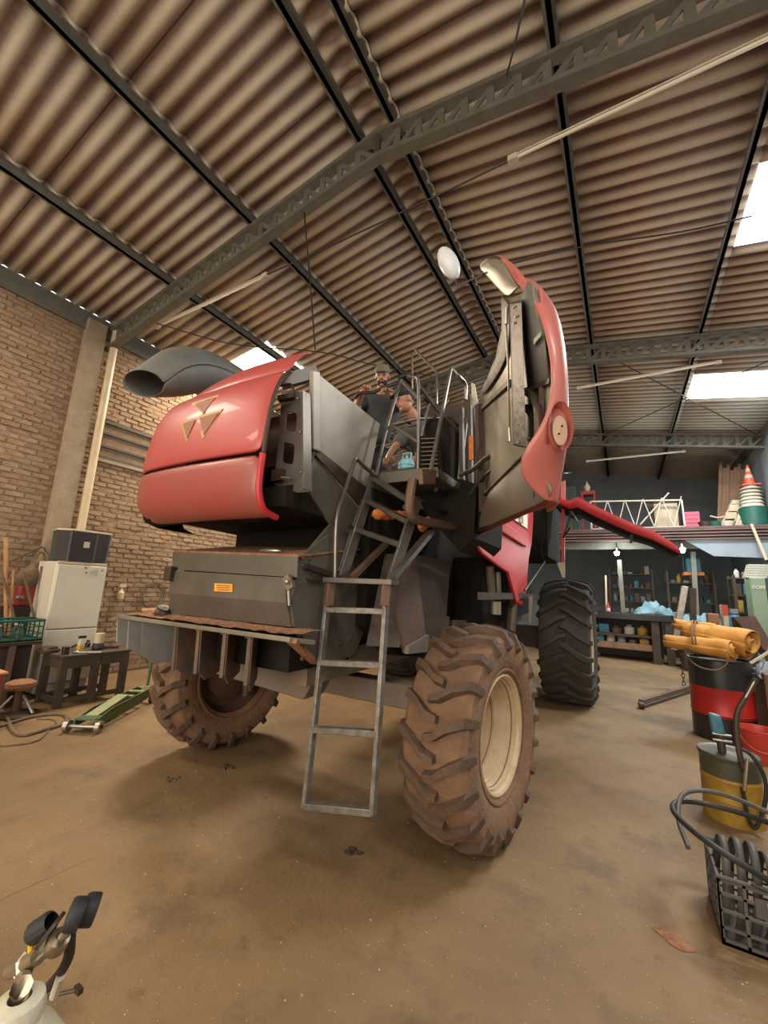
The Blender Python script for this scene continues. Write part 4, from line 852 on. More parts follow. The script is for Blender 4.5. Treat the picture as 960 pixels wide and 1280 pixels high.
# ================================================================== PEOPLE AND THINGS ON THE MACHINE
def skinned(name, chains, mt, parent, sub=2, root=0):
    """chains: list of lists of (point, radius); the first point of a later chain may be an index pair into earlier vertices"""
    V = []; E_ = []; Rr = []
    for ch in chains:
        prev = None
        for it in ch:
            if isinstance(it, int): prev = it; continue
            V.append(Vector(it[0])); Rr.append(it[1]); i = len(V) - 1
            if prev is not None: E_.append((prev, i))
            prev = i
    org = Vector(parent['_w']); me = bpy.data.meshes.new(name); me.from_pydata([tuple(v - org) for v in V], E_, [])
    o = bpy.data.objects.new(name, me); col.objects.link(o); o['_w'] = tuple(org); me.materials.append(M[mt])
    o.modifiers.new('skin', 'SKIN'); me.skin_vertices.new() if not me.skin_vertices else None
    for i, r in enumerate(Rr):
        me.skin_vertices[0].data[i].radius = (r, r) if not isinstance(r, tuple) else r
    me.skin_vertices[0].data[root].use_root = True
    sb_ = o.modifiers.new('sub', 'SUBSURF'); sb_.levels = sb_.render_levels = sub
    bpy.context.view_layer.update(); nm = bpy.data.meshes.new_from_object(o.evaluated_get(bpy.context.evaluated_depsgraph_get()))
    o.modifiers.clear(); o.data = nm
    if not nm.materials: nm.materials.append(M[mt])
    nm.polygons.foreach_set('use_smooth', [True] * len(nm.polygons)); o.parent = parent; o.location = org - Vector(parent['_w']); return o
def head_mesh(c, look, up=Z, r=.1):
    """an egg-shaped head with brow, nose, lips, chin and ears; look = facing direction"""
    look = Vector(look).normalized(); sx_ = look.cross(up).normalized(); u = sx_.cross(look)
    def P(a, b, d): return Vector(c) + sx_ * a + look * b + u * d
    mb = MB(); rot = Matrix((sx_, look, u)).transposed()
    mb.ball(P(0, -.01, .02), (.075, .095, .095), 18, rot=rot); mb.ball(P(0, .012, -.045), (.058, .075, .075), 16, rot=rot)
    mb.ball(P(0, .092, -.01), (.012, .022, .024), 10, rot=rot); mb.ball(P(0, .082, -.05), (.026, .014, .008), 10, rot=rot); mb.ball(P(0, .07, -.09), (.026, .02, .02), 10, rot=rot)
    for s in (-1, 1): mb.ball(P(s * .076, -.01, -.01), (.010, .022, .032), 10, rot=rot); mb.ball(P(s * .032, .076, .022), (.02, .012, .008), 8, rot=rot)
    return mb, P, rot
def person(lab, headc, look, neck, chest, hips, arms, legs, shirt, capm, beard, base):
    t = thing('person', lab, 'person', base)
    V = lambda *a: Vector(a)
    # body: one continuous skin from the pelvis through neck and both arms
    ch = [[(hips, .08), ((Vector(hips) + Vector(chest)) / 2, .07), (chest, .07), (neck, .055), (Vector(neck) + (Vector(headc) - Vector(neck)) * .6, .055)]]
    idx = 5
    for (sh, el, wr, hd, palm) in arms:
        ch.append([2, (sh, .05), (el, .042), (wr, .03), (hd, (.036, .02))]); idx += 4
    body = skinned('body', ch, 'skin', t)
    mb, P, rot = head_mesh(headc, look); mb.build('head', 'skin', t)
    e = MB()
    for s in (-1, 1): e.ball(P(s * .031, .088, .012), (.011, .006, .006), 8, rot=rot)
    e.build('eyes', 'ink', t)
    if beard:
        b = MB(); b.ball(P(0, .022, -.068), (.061, .07, .055), 14, rot=rot); b.ball(P(0, .088, -.038), (.028, .01, .006), 8, rot=rot); b.build('beard', 'beard', t)
    h = MB(); h.ball(P(0, -.025, .03), (.08, .092, .09), 14, rot=rot); h.build('hair', 'beard', t)
    c = MB(); c.ball(P(0, -.008, .062), (.088, .105, .072), 16, rot=rot)
    bk = [P(-.075, .07, .05), P(-.05, .135, .045), P(0, .155, .045), P(.05, .135, .045), P(.075, .07, .05)]
    c.grid([[p for p in bk], [p + (P(0, 0, .012) - P(0, 0, 0)) for p in bk]]); c.add(bk, [(0, 1, 2, 3, 4)]); c.build('cap', capm, t)
    # fingers: five bent chains on each hand
    for (sh, el, wr, hd, palm) in arms:
        wr, hd = Vector(wr), Vector(hd); d = (hd - wr).normalized(); sd = d.cross(Vector(palm)).normalized(); pn = sd.cross(d)
        f = MB()
        for k, (L, off) in enumerate(((.07, -.03), (.08, -.01), (.075, .01), (.06, .028))):
            a = hd + sd * off; f.tube([a - d * .02, a + d * L * .45, a + d * L * .8 - pn * L * .35, a + d * L * .75 - pn * L * .75], [.0095, .009, .008, .006], 8)
        a = wr + (hd - wr) * .4 + sd * -.03; f.tube([a, a + sd * -.03 + d * .025, a + sd * -.035 + d * .055 - pn * .02], [.012, .010, .007], 8)
        f.build('fingers', 'skin', t)
    sc_ = [[(hips, .165), ((Vector(hips) + Vector(chest)) / 2, .16), (chest, .165), (Vector(chest) + (Vector(neck) - Vector(chest)) * .8, .085)]]
    for (sh, el, wr, hd, palm) in arms: sc_.append([2, (sh, .1), (Vector(sh).lerp(Vector(el), .7), .075)])
    skinned('shirt', sc_, shirt, t)
    tr_ = [[(Vector(hips) + Vector((0, 0, .02)), .14)]]
    lg = []
    for (kn, an) in legs:
        lg.append([0, (kn, .075), (an, .055)])
    skinned('trousers', [[(Vector(hips) + Vector((0, 0, .02)), .145)]] + lg, 'trousers', t)
    for (kn, an) in legs: MB().ball(Vector(an) + Vector((.03, -.05, -.0)), (.05, .13, .05), 10).build('boot', 'ink', t)
    return t
zd = 2.3
H1 = Vector(gy(478, 470, 3.62))
bx, by = H1.x, H1.y
person('bearded man in olive cap and dark grey shirt leaning over the engine deck', H1, (.35, -.8, -.45), H1 + Vector((-.03, .05, -.15)), H1 + Vector((-.12, .14, -.34)), (H1.x - .16, H1.y + .25, 3.12),
       [(H1 + Vector((-.27, .05, -.22)), H1 + Vector((-.26, -.12, -.42)), H1 + Vector((-.08, -.28, -.33)), H1 + Vector((.0, -.33, -.30)), (0, 0, 1)),
        (H1 + Vector((.12, .2, -.25)), H1 + Vector((.25, .05, -.4)), H1 + Vector((.22, -.2, -.36)), H1 + Vector((.22, -.28, -.35)), (0, 0, 1))],
       [((H1.x - .25, H1.y + .2, 2.72), (H1.x - .25, H1.y + .25, 2.38)), ((H1.x - .02, H1.y + .2, 2.72), (H1.x - .02, H1.y + .25, 2.38))], 'shirt', 'cap', True, (H1.x - .14, H1.y + .25, zd))
H2 = Vector(gy(506, 500, 3.3))
person('man in black cap bending down behind the ladder handrails', H2, (-.6, -.75, -.35), H2 + Vector((.05, .1, -.14)), H2 + Vector((.09, .32, -.28)), (H2.x + .1, H2.y + .5, 3.0),
       [(H2 + Vector((-.12, .26, -.26)), H2 + Vector((-.16, .1, -.46)), H2 + Vector((-.12, -.06, -.58)), H2 + Vector((-.1, -.12, -.63)), (0, 0, 1)),
        (H2 + Vector((.26, .28, -.26)), H2 + Vector((.27, .12, -.44)), H2 + Vector((.2, -.03, -.58)), H2 + Vector((.19, -.08, -.62)), (0, 0, 1))],
       [((H2.x + .0, H2.y + .4, 2.72), (H2.x + .0, H2.y + .5, 2.38)), ((H2.x + .2, H2.y + .4, 2.72), (H2.x + .2, H2.y + .5, 2.38))], 'shirt_grey', 'cap_black', False, (H2.x + .1, H2.y + .5, zd))
tag(MB().tube(arc([gy(444, 498, 3.3), gy(449, 492, 3.28), gy(458, 491, 3.26), gy(468, 490, 3.26), gy(480, 484, 3.3), gy(497, 479, 3.35), gy(500, 472, 3.4), gy(512, 469, 3.4), gy(524, 474, 3.4)], 4), .018, 8).build('air_hose', 'cable'), 'black hose held by the bearded man above the grey sheet', 'hose')
# pale blue gas cylinder on the mesh platform
cbp = Vector(gy(508, 584, 2.62)); cbp.z = pz + .012
cy = thing('gas_cylinder', 'small light blue refrigerant cylinder standing on the mesh platform', 'gas cylinder', cbp); r_ = .062
MB().lathe([(0, 0), (0, r_ * .8), (.01, r_ * .96), (.03, r_), (.125, r_), (.15, r_ * .93), (.168, r_ * .6), (.174, 0)], cbp, (0, 0, 1), 28).build('body', 'blue_bottle', cy)
MB().tube(arc([cbp + Vector((-.035, 0, .16)), cbp + Vector((-.038, 0, .2)), cbp + Vector((-.03, 0, .215)), cbp + Vector((.03, 0, .215)), cbp + Vector((.038, 0, .2)), cbp + Vector((.035, 0, .16))], 4), .008, 8).build('handle', 'blue_bottle', cy)
MB().lathe([(0, .012), (.03, .012), (.03, .006), (.04, .006), (.04, 0)], cbp + Z * .17, (0, 0, 1), 12).build('valve', 'steel', cy)
for k in range(4): MB().tube([cbp + Vector((r_ * 1.01 * math.cos(a), r_ * 1.01 * math.sin(a), .03 + .028 * k)) for a in [2 * PI * i / 24 for i in range(24)]], .0025, 5, True).build('ring', 'teal', cy)
# orange rags
def blob(name, pts, r, mt, lab, cat, seed=1, flat=.5):
    rr = np.random.default_rng(seed); mb = MB(); P = arc(pts, 5); mb.tube(P, [r * (.6 + .7 * rr.random()) * (1 if 0 < i < len(P) - 1 else .4) for i in range(len(P))], 9)
    V = np.array(mb.v); V += rr.normal(0, r * .12, V.shape); mb.v = [tuple(x) for x in V]; return tag(mb.build(name, mt, ang=180), lab, cat)
blob('rag', [gx(466, 641, -1.33), gx(480, 645, -1.33), gx(498, 643, -1.33), gx(512, 645, -1.33)], .03, 'rag', 'orange rag lying on a step of the upper ladder', 'rag', 3)
blob('rag', [gx(524, 660, -1.12), gx(530, 652, -1.12), gx(536, 650, -1.12), gx(530, 658, -1.12), gx(526, 662, -1.12)], .02, 'rag', 'crumpled orange rag hanging under the black engine block', 'rag', 4)
tag(MB().tube(arc([gx(483, 580, -1.4), gx(488, 572, -1.4), gx(497, 560, -1.4), gx(502, 570, -1.4), gx(492, 582, -1.4), gx(486, 576, -1.4)], 5), .007, 6).build('cable_coil', 'hose'), 'loose yellowish cable left of the blue cylinder', 'cable')
# bits on the left end of the spreader board
q = bl + Vector((.18, .14, .0)); tag(MB().lathe([(0, .05), (.03, .055), (.045, .04), (.06, .045), (.07, 0)], q + Vector((.12, 0, .008)), (.4, 0, 1), 16).build('oil_filter', 'dark_metal'), 'round dark part lying on the left end of the spreader board', 'machine part')
tag(MB().tube(arc([q + Vector((-.12, .0, .03)), q + Vector((-.05, .05, .035)), q + Vector((.04, .0, .03)), q + Vector((.08, .05, .03))], 5), .012, 7).build('root_tangle', 'wood'), 'tangle of dry brown straw on the spreader board', 'straw')

# ================================================================== LEFT SIDE OF THE WORKSHOP
def pbox(mb, u0, v0, u1, v1, y, dep, m=0):
    """a box whose front face in the plane y spans a surveyed rectangle"""
    a = gy(u0, v0, y); b = gy(u1, v1, y); return mb.box(min(a[0], b[0]), max(a[0], b[0]), y, y + dep, min(a[2], b[2]), max(a[2], b[2]), m)
fx = -6.2; fy0, fy1 = 2.46, 3.04
fr = thing('fridge', 'old off-white fridge standing by the brick wall', 'fridge', (-6.48, 2.75, 0))
MB().box(-6.76, -6.25, fy0, fy1, .05, 1.655).build('body', 'white', fr, bevel=.015)
zs_ = gx(66, 787, fx)[2]
d1 = MB().box(-6.245, fx, fy0, fy1, zs_ + .005, 1.62).build('door', 'white', fr, bevel=.012); d2 = MB().box(-6.245, fx, fy0, fy1, .16, zs_ - .005).build('door', 'white', fr, bevel=.012)
MB().box(-6.25, fx - .005, fy0, fy1, 1.625, 1.66).build('top_trim', 'pvc', fr, bevel=.006); MB().box(-6.24, fx - .01, fy0 + .02, fy1 - .02, .05, .15).build('kick_plate', 'white_plain', fr)
mb = MB()
for y_ in (fy0 + .04, fy1 - .08): mb.box(-6.7, -6.66, y_, y_ + .04, 0, .05); mb.box(-6.3, -6.26, y_, y_ + .04, 0, .05)
mb.build('foot', 'dark_metal', fr)
for u, v in ((107, 710), (108, 716), (128, 713)): MB().ball(gx(u, v, fx + .003), (.006, .014, .01), 8).build('magnet', 'fin', d1)
MB().prism([gx(u, v, fx + .001) for u, v in ((112, 714), (123, 712), (122, 719), (113, 720))], (.003, 0, 0)).build('sticker', 'paper', d1, smooth=False)
# dark case with a pale lid on the fridge
ca = thing('dark_case', 'tall dark six-sided case with a pale lid standing on the fridge', 'case', (-6.48, 2.72, 1.66))
cz0, cz1 = 1.662, 2.06
plan = [(-6.62, 2.5), (-6.36, float(gx(69, 680, -6.36)[1])), (-6.2, float(gx(87, 682, -6.2)[1])), (-6.19, 2.85), (-6.22, 3.03), (-6.62, 3.03)]
cc_ = Vector((-6.42, 2.76, 0)); ex = lambda p, k: (cc_.x + (p[0] - cc_.x) * k, cc_.y + (p[1] - cc_.y) * k)
bot = [(*ex(p, .96), cz0) for p in plan]; tp_ = [(*ex(p, 1.0), cz1) for p in plan]
mb = MB(); mb.add(bot + tp_, [tuple(range(5, -1, -1)), tuple(range(6, 12))] + [(i, (i + 1) % 6, 6 + (i + 1) % 6, 6 + i) for i in range(6)], 0); mb.m[2] = 1; mb.m[3] = 0
mb.build('body', ['dark_cab', 'green_grey'], ca, smooth=False)
MB().prism([(*ex(p, 1.03), cz1) for p in plan], (0, 0, .025)).build('lid', 'pvc', ca, smooth=False, bevel=.006)
for i in (2, 3, 4): a, b = Vector(bot[i]), Vector(tp_[i]); MB().beam(a, b, .018, .018).build('corner_strip', 'green_grey', ca, smooth=False)
pS = Vector(bot[2]).lerp(Vector(bot[3]), .62).lerp(Vector(tp_[2]).lerp(Vector(tp_[3]), .62), .58) + Vector((.012, 0, 0))
MB().box(pS.x - .004, pS.x, pS.y - .035, pS.y + .035, pS.z - .04, pS.z + .04).build('paper_tag', 'white_plain', ca, smooth=False)
# black bench with tools
tb = thing('low_bench', 'low oily black wooden bench in front of the fridge', 'bench', (-5.83, 2.8, 0)); tz = .575
bx0, bx1, by0, by1 = -6.1, -5.58, 2.42, 3.2
MB().box(bx0, bx1, by0, by1, tz - .03, tz).build('top', 'wood_dark', tb, bevel=.005)
for a in ((bx0 + .02, bx1 - .02, by0 + .02, by0 + .045), (bx0 + .02, bx1 - .02, by1 - .045, by1 - .02)): MB().box(a[0], a[1], a[2], a[3], tz - .15, tz - .03).build('apron', 'wood_dark', tb, smooth=False)
for a in ((bx0 + .02, bx0 + .045), (bx1 - .045, bx1 - .02)): MB().box(a[0], a[1], by0 + .045, by1 - .045, tz - .15, tz - .03).build('apron', 'wood_dark', tb, smooth=False)
for x in (bx0 + .05, bx1 - .05):
    for y_ in (by0 + .05, by1 - .05, (by0 + by1) / 2): MB().box(x - .035, x + .035, y_ - .035, y_ + .035, 0, tz - .03).build('leg', 'wood_dark', tb, smooth=False)
for x in (bx0 + .05, bx1 - .05): MB().box(x - .02, x + .02, by0 + .08, by1 - .08, .05, .1).build('stretcher', 'wood_dark', tb, smooth=False)
MB().box(bx0 + .08, bx1 - .08, by0 + .03, by0 + .07, .05, .1).build('stretcher', 'wood_dark', tb, smooth=False)
def top(u, v, z=tz): p = gz(u, v, z + .0); return Vector((p[0], p[1], z + .002))
c = top(60, 815); tag(MB().lathe([(0, .11), (.03, .115), (.035, .09), (.06, .085), (.065, .05), (.065, 0)], c, (0, 0, 1), 28).build('brake_drum', 'dark_metal'), 'flat round black drum on the near left corner of the bench', 'machine part')
c = top(81, 818); tag(MB().box(c.x - .03, c.x + .03, c.y - .03, c.y + .03, tz, tz + .09).build('metal_block', 'dark_metal', bevel=.006), 'upright black metal block beside the flat drum on the bench', 'machine part')
c = top(99, 814); sp_ = thing('spray_bottle', 'clear spray bottle of yellow liquid on the black bench', 'bottle', c)
MB().lathe([(0, 0), (0, .03), (.05, .032), (.09, .03), (.12, .015), (.135, .012)], c, (0, 0, 1), 18).build('bottle', 'yellow', sp_); MB().lathe([(.075, .033), (.11, .026), (.14, .014), (.15, .012)], c, (0, 0, 1), 18).build('clear_shoulder', 'white_plain', sp_)
MB().beam(c + Vector((0, -.03, .165)), c + Vector((0, .05, .165)), .02, .03).build('trigger_head', 'dark_metal', sp_)
c = top(122, 812); mg = thing('oil_pot', 'black pot with a pale transparent jug in it on the bench', 'pot', c)
MB().lathe([(0, 0), (0, .06), (.02, .07), (.07, .06), (.09, .045)], c, (0, 0, 1), 20).build('pot', 'ink', mg); MB().lathe([(.06, .05), (.1, .055), (.2, .052), (.2, 0)], c, (0, 0, 1), 20).build('jug', 'pvc', mg)
c = top(113, 817); tag(MB().beam(c + Vector((-.12, -.1, .015)), c + Vector((.05, .1, .015)), .035, .015).ball(c + Vector((-.12, -.1, .018)), (.035, .035, .012), 10).build('wrench', 'steel'), 'steel wrench lying in front of the pot on the bench', 'wrench')
c = top(136, 811); tag(MB().beam(c + Vector((-.06, -.12, .02)), c + Vector((.04, .1, .02)), .04, .03).build('grease_gun', 'dark_metal', bevel=.005), 'dark metal bar on the right end of the bench', 'tool')
c = top(92, 812); tag(MB().tube(arc([c + Vector((-.06, 0, .02)), c + Vector((0, .02, .05)), c + Vector((.05, 0, .06)), c + Vector((.08, .03, .02))]), .014, 8).build('drill_chuck', 'dark_metal'), 'bent dark fitting between drum and spray bottle', 'fitting')
c = top(109, 809); tag(MB().lathe([(0, .03), (.05, .03), (.06, .02), (.09, .018), (.09, 0)], c, (0, 0, 1), 14).build('small_can', 'dark_metal'), 'small dark can behind the spray bottle on the bench', 'can')
# dark drum bench with a green crate of bottles on it
db = thing('dark_stand', 'dark steel stand carrying the green bottle crate at left edge', 'stand', (-6.2, 1.85, 0)); dzt = .715
MB().box(-6.42, -5.98, 1.3, 2.36, dzt - .04, dzt).build('top', 'dark_metal', db, bevel=.004)
MB().box(-6.40, -6.06, 1.35, 2.3, .05, dzt - .04).build('body', 'dark_cab', db, smooth=False)
for y_ in (1.6, 2.1): MB().beam((-6.01, y_, 0), (-6.01, y_, dzt - .04), .05, .05).build('leg', 'fin', db, smooth=False)
cr_ = thing('bottle_crate', 'green plastic crate of glass bottles at the left edge', 'crate', (-6.2, 1.9, dzt))
def crate(root, x0, x1, y0, y1, z0, z1, mt, nx, ny, nz, t=.012, solid_top=.05):
    MB().box(x0, x1, y0, y1, z0, z0 + t).build('base', mt, root, smooth=False)
    for nm, a in (('end_panel', (x0, x1, y0, y0 + t)), ('end_panel', (x0, x1, y1 - t, y1)), ('side_panel', (x0, x0 + t, y0, y1)), ('side_panel', (x1 - t, x1, y0, y1))):
        mb = MB(); A0 = (a[0], a[1], a[2], a[3]); lx = a[1] - a[0]; ly = a[3] - a[2]; n = nx if lx > ly else ny
        mb.box(*A0, z1 - solid_top, z1); mb.box(*A0, z0, z0 + .025)
        for k in range(n + 1):
            f = k / n
            if lx > ly: xx = a[0] + f * lx; mb.box(max(a[0], xx - .006), min(a[1], xx + .006), a[2], a[3], z0, z1)
            else: yy = a[2] + f * ly; mb.box(a[0], a[1], max(a[2], yy - .006), min(a[3], yy + .006), z0, z1)
        for k in range(1, nz): zz = z0 + k * (z1 - z0) / nz; mb.box(*A0, zz - .005, zz + .005)
        mb.build(nm, mt, root, smooth=False)
    MB().tube([(x0, y0, z1), (x1, y0, z1), (x1, y1, z1), (x0, y1, z1)], .009, 6, True).build('rim', mt, root)
crate(cr_, -6.38, -6.0, 1.45, 2.36, dzt + .002, dzt + .235, 'crate_green', 3, 4, 3, solid_top=.02)
g0 = None
for k in range(8):
    x = -6.1 - .14 * (k // 4); y_ = 1.6 + .19 * (k % 4)
    if g0 is None:
        g0 = thing('glass_bottle', 'clear glass bottle in the front row of the green crate, first from the left', 'bottle', (x, y_, dzt + .016), 'bottles in the green crate')
        MB().lathe([(0, 0), (0, .035), (.09, .036), (.13, .016), (.165, .014), (.165, 0)], (x, y_, dzt + .016), (0, 0, 1), 16).build('body', 'green_grey', g0); MB().lathe([(.15, .016), (.17, .016), (.17, 0)], (x, y_, dzt + .016), (0, 0, 1), 12).build('cap', 'white_plain', g0)
    else: dup(g0, (x, y_, dzt + .016), 0, 'clear glass bottle in the %s row of the green crate, %s from the left' % (('front', 'back')[k // 4], ORD[k % 4]))
# wooden tool handles leaning behind the stand
for (u0, v0, u1, v1, x, lab) in ((7, 672, 8, 775, -6.6, 'thick pale upright wooden handle at the left edge, tallest of the handles'), (-2, 700, 15, 762, -6.5, 'brown wooden handle slanting right at the left picture edge'),
                                 (17, 712, 13, 775, -6.55, 'thin reddish handle just right of the tallest handle'), (29, 715, 43, 773, -6.55, 'grey-brown handle slanting across the round brown sack'), (52, 708, 45, 773, -6.62, 'brown handle standing right against the fridge side')):
    a = Vector(gx(u0, v0, x)); b = Vector(gx(u1, v1, x)); b = a + (b - a) * (a.z - .03) / (a.z - b.z)
    h_ = thing('tool_handle', lab, 'tool handle', b); MB().tube([b, a.lerp(b, .5), a], [.02, .024, .02] if u0 == 7 else [.014, .016, .014], 8).build('shaft', 'wood' if u0 in (7, 17) else 'wood_old', h_)
    MB().lathe([(0, .012), (.04, .03), (.06, .03), (.1, .02)], b - Z * .02, (0, 0, 1), 8).build('socket', 'dark_metal', h_)
sk = thing('compressor', 'red machine with a round brown dusty cover standing left of the fridge', 'machine', (-6.8, 2.35, 0))
c = Vector(gx(37, 722, -6.8)); MB().lathe([(-.15, .0), (-.14, .07), (-.08, .13), (0, .145), (.07, .125), (.12, .08), (.15, .055), (.2, .05), (.24, .03), (.25, 0)], c, (0, .15, 1), 24).build('brown_cover', 'hose', sk)
MB().box(-6.92, -6.7, float(gx(22, 745, -6.7)[1]), float(gx(46, 745, -6.7)[1]), float(gx(30, 758, -6.7)[2]), float(gx(30, 732, -6.7)[2])).build('red_housing', 'red_stool', sk, bevel=.03); MB().box(-6.92, -6.72, 2.15, 2.45, .0, float(gx(30, 758, -6.7)[2])).build('frame', 'dark_cab', sk, smooth=False)
MB().tube(arc([gx(10, 703, -6.85), gx(30, 694, -6.85), gx(52, 684, -6.85), gx(57, 690, -6.85), gx(58, 700, -6.85)], 4), .012, 8).build('handle_tube', 'rail', sk)
MB().tube(arc([gx(45, 703, -6.8), gx(46, 694, -6.8), gx(52, 690, -6.8), gx(57, 694, -6.8), gx(58, 702, -6.8)], 4), .018, 8).build('elbow', 'hose', sk)
MB().ball(gx(25, 747, -6.68), (.02, .05, .03), 10).build('pump_head', 'steel', sk)
# things on the brick wall
sp2 = thing('wall_sprayer', 'small pale spray bottle hanging on the brick wall right of the fridge', 'bottle', gx(150, 748, -6.93))
c = Vector(gx(150, 748, -6.93)); MB().lathe([(0, 0), (0, .05), (.09, .05), (.13, .02), (.17, .016)], c, (0, 0, 1), 14).build('bottle', 'pvc', sp2); MB().beam(c + Z * .2 + Vector((0, -.04, 0)), c + Z * .2 + Vector((0, .06, 0)), .04, .05).build('spray_head', 'white_plain', sp2)
c = Vector(gx(190, 745, -6.92)); mb = MB(); mb.beam(c + Vector((-.04, 0, .17)), c + Vector((.05, 0, .17)), .012, .012)
for k in range(7):
    r = .17 + .035 * rng.random(); o_ = Vector((.004 * k, rng.uniform(-.03, .03), rng.uniform(-.03, .03)))
    mb.tube([c + o_ + Vector((0, r * math.cos(t), r * 1.1 * math.sin(t))) for t in [2 * PI * i / 28 for i in range(28)]], .005, 5, True)
tag(mb.build('wire_coil', 'hose'), 'loose coil of wire hanging on the brick wall beside the grey housing', 'wire')
cg = thing('painted_mark', 'small orange mark painted on the brick wall', 'mark', gx(207, 674, -6.965)); text('E', 'mark', .13, 'rag', cg, frame(gx(207, 674, -6.965), (0, 1, 0), (0, 0, 1)), .002)
MB().ball(gx(152, 775, -6.8), .001, 4)
tag(MB().lathe([(0, 0), (0, .09), (.3, .1), (.34, .05), (.4, .04)], gz(150, 822, 0) * np.array([1, 1, 0]) + np.array([0, 0, 0]), (0, 0, 1), 16).build('floor_canister', 'fin'), 'brown canister on the floor behind the low bench', 'canister')
# trolley jack
jk = thing('trolley_jack', 'long green trolley jack on the floor left of the rear tyre', 'jack', (-4.95, 2.75, 0))
ja = Vector((-4.60, 2.28, 0)); jb = Vector((-5.22, 3.26, 0)); jd = (jb - ja).normalized(); js = Vector((jd.y, -jd.x, 0))
for s in (-1, 1):
    MB().prism([ja + js * s * .10 + Z * .05, ja + js * s * .10 + Z * .11, ja + jd * .25 + js * s * .10 + Z * .16, jb + js * s * .09 + Z * .18, jb + js * s * .09 + Z * .09, ja + jd * .6 + js * s * .1 + Z * .05], js * .012).build('side_frame', 'jack_green', jk, smooth=False)
    MB().lathe([(-.02, .02), (-.02, .055), (.02, .055), (.02, .02)], ja + js * s * .15 + Z * .056, js, 20).build('front_wheel', 'steel', jk); MB().lathe([(-.015, .01), (-.015, .045), (.015, .045), (.015, .01)], jb + js * s * .12 - jd * .12 + Z * .046, js, 16).build('caster', 'dark_metal', jk)
MB().tube([ja + js * -.15 + Z * .056, ja + js * .15 + Z * .056], .018, 8).build('front_axle', 'steel', jk)
MB().hexa([ja + js * a + jd * b + Z * .11 for a, b in ((-.1, .0), (.1, .0), (.1, .12), (-.1, .12))], [ja + js * a + jd * b + Z * .125 for a, b in ((-.1, .0), (.1, .0), (.1, .12), (-.1, .12))]).build('front_plate', 'jack_green', jk, smooth=False)
MB().hexa([ja + js * a + jd * b + Z * h for a, b, h in ((-.06, .1, .10), (.06, .1, .10), (.06, .62, .16), (-.06, .62, .16))], [ja + js * a + jd * b + Z * (h + .03) for a, b, h in ((-.06, .1, .10), (.06, .1, .10), (.06, .62, .17), (-.06, .62, .17))]).build('lift_arm', 'jack_pale', jk, smooth=False)
for f in (.68, .9, 1.1): MB().beam(ja + jd * f - js * .09 + Z * .17, ja + jd * f + js * .09 + Z * .17, .05, .012).build('cross_plate', 'jack_pale', jk, smooth=False)
MB().tube([jb - jd * .02 + Z * .15, jb - jd * .0 + Z * .46], .018, 10).build('handle_socket', 'jack_green', jk); MB().tube([jb - jd * .1 + js * .1 + Z * .1, jb - jd * .1 + js * .12 + Z * .27], .012, 8).build('release_valve', 'jack_pale', jk)
# stool and hose
st_ = thing('mechanic_stool', 'rusty stool with a worn round seat at the left edge', 'stool', (-5.68, 2.12, 0)); c = Vector((-5.68, 2.12, 0))
MB().lathe([(0, .0), (0, .2), (.015, .2), (.03, .16), (.035, 0)], c, (0, 0, 1), 24).build('base_disc', 'dark_metal', st_); MB().tube([c + Z * .03, c + Z * .26], .035, 10).build('column', 'fin', st_)
MB().lathe([(.26, .0), (.26, .1), (.29, .13), (.33, .13), (.35, .09), (.355, 0)], c, (0, 0, 1), 24).build('seat', 'soil', st_)
for k in range(3): a = 2 * PI * k / 3 + .5; MB().tube([c + Vector((.05 * math.cos(a), .05 * math.sin(a), .2)), c + Vector((.19 * math.cos(a), .19 * math.sin(a), .03))], .014, 8).build('leg', 'steel', st_)
v2 = thing('bench_vise_stand', 'dark red post with a small pale top at the left edge', 'stand', (-5.45, 1.78, 0)); c = Vector((-5.45, 1.78, 0)); MB().box(c.x - .1, c.x + .1, c.y - .1, c.y + .06, 0, .5).build('post', 'red_stool', v2, smooth=False); MB().box(c.x - .13, c.x + .13, c.y - .14, c.y + .09, .5, .52).build('top', 'wood', v2, smooth=False, bevel=.004)
F0 = lambda u, v, z=.016: Vector(gz(u, v, z))
tag(MB().tube(arc([F0(-6, 909), F0(15, 903), F0(35, 897), F0(60, 893), F0(78, 893), F0(84, 898), F0(76, 906), F0(55, 912), F0(35, 918), F0(22, 917), F0(14, 909), F0(8, 896), F0(0, 888)], 6), .016, 8).build('air_hose', 'hose'), 'thick dusty air hose looped on the floor at left', 'hose')
tag(MB().tube(arc([F0(-8, 932, .008), F0(20, 931, .008), F0(48, 925, .008), F0(62, 911, .008), F0(70, 903, .008), F0(64, 899, .008), F0(46, 899, .008)], 6), .007, 6).build('thin_hose', 'hose'), 'thin brown hose on the floor in front of the thick looped one', 'hose')
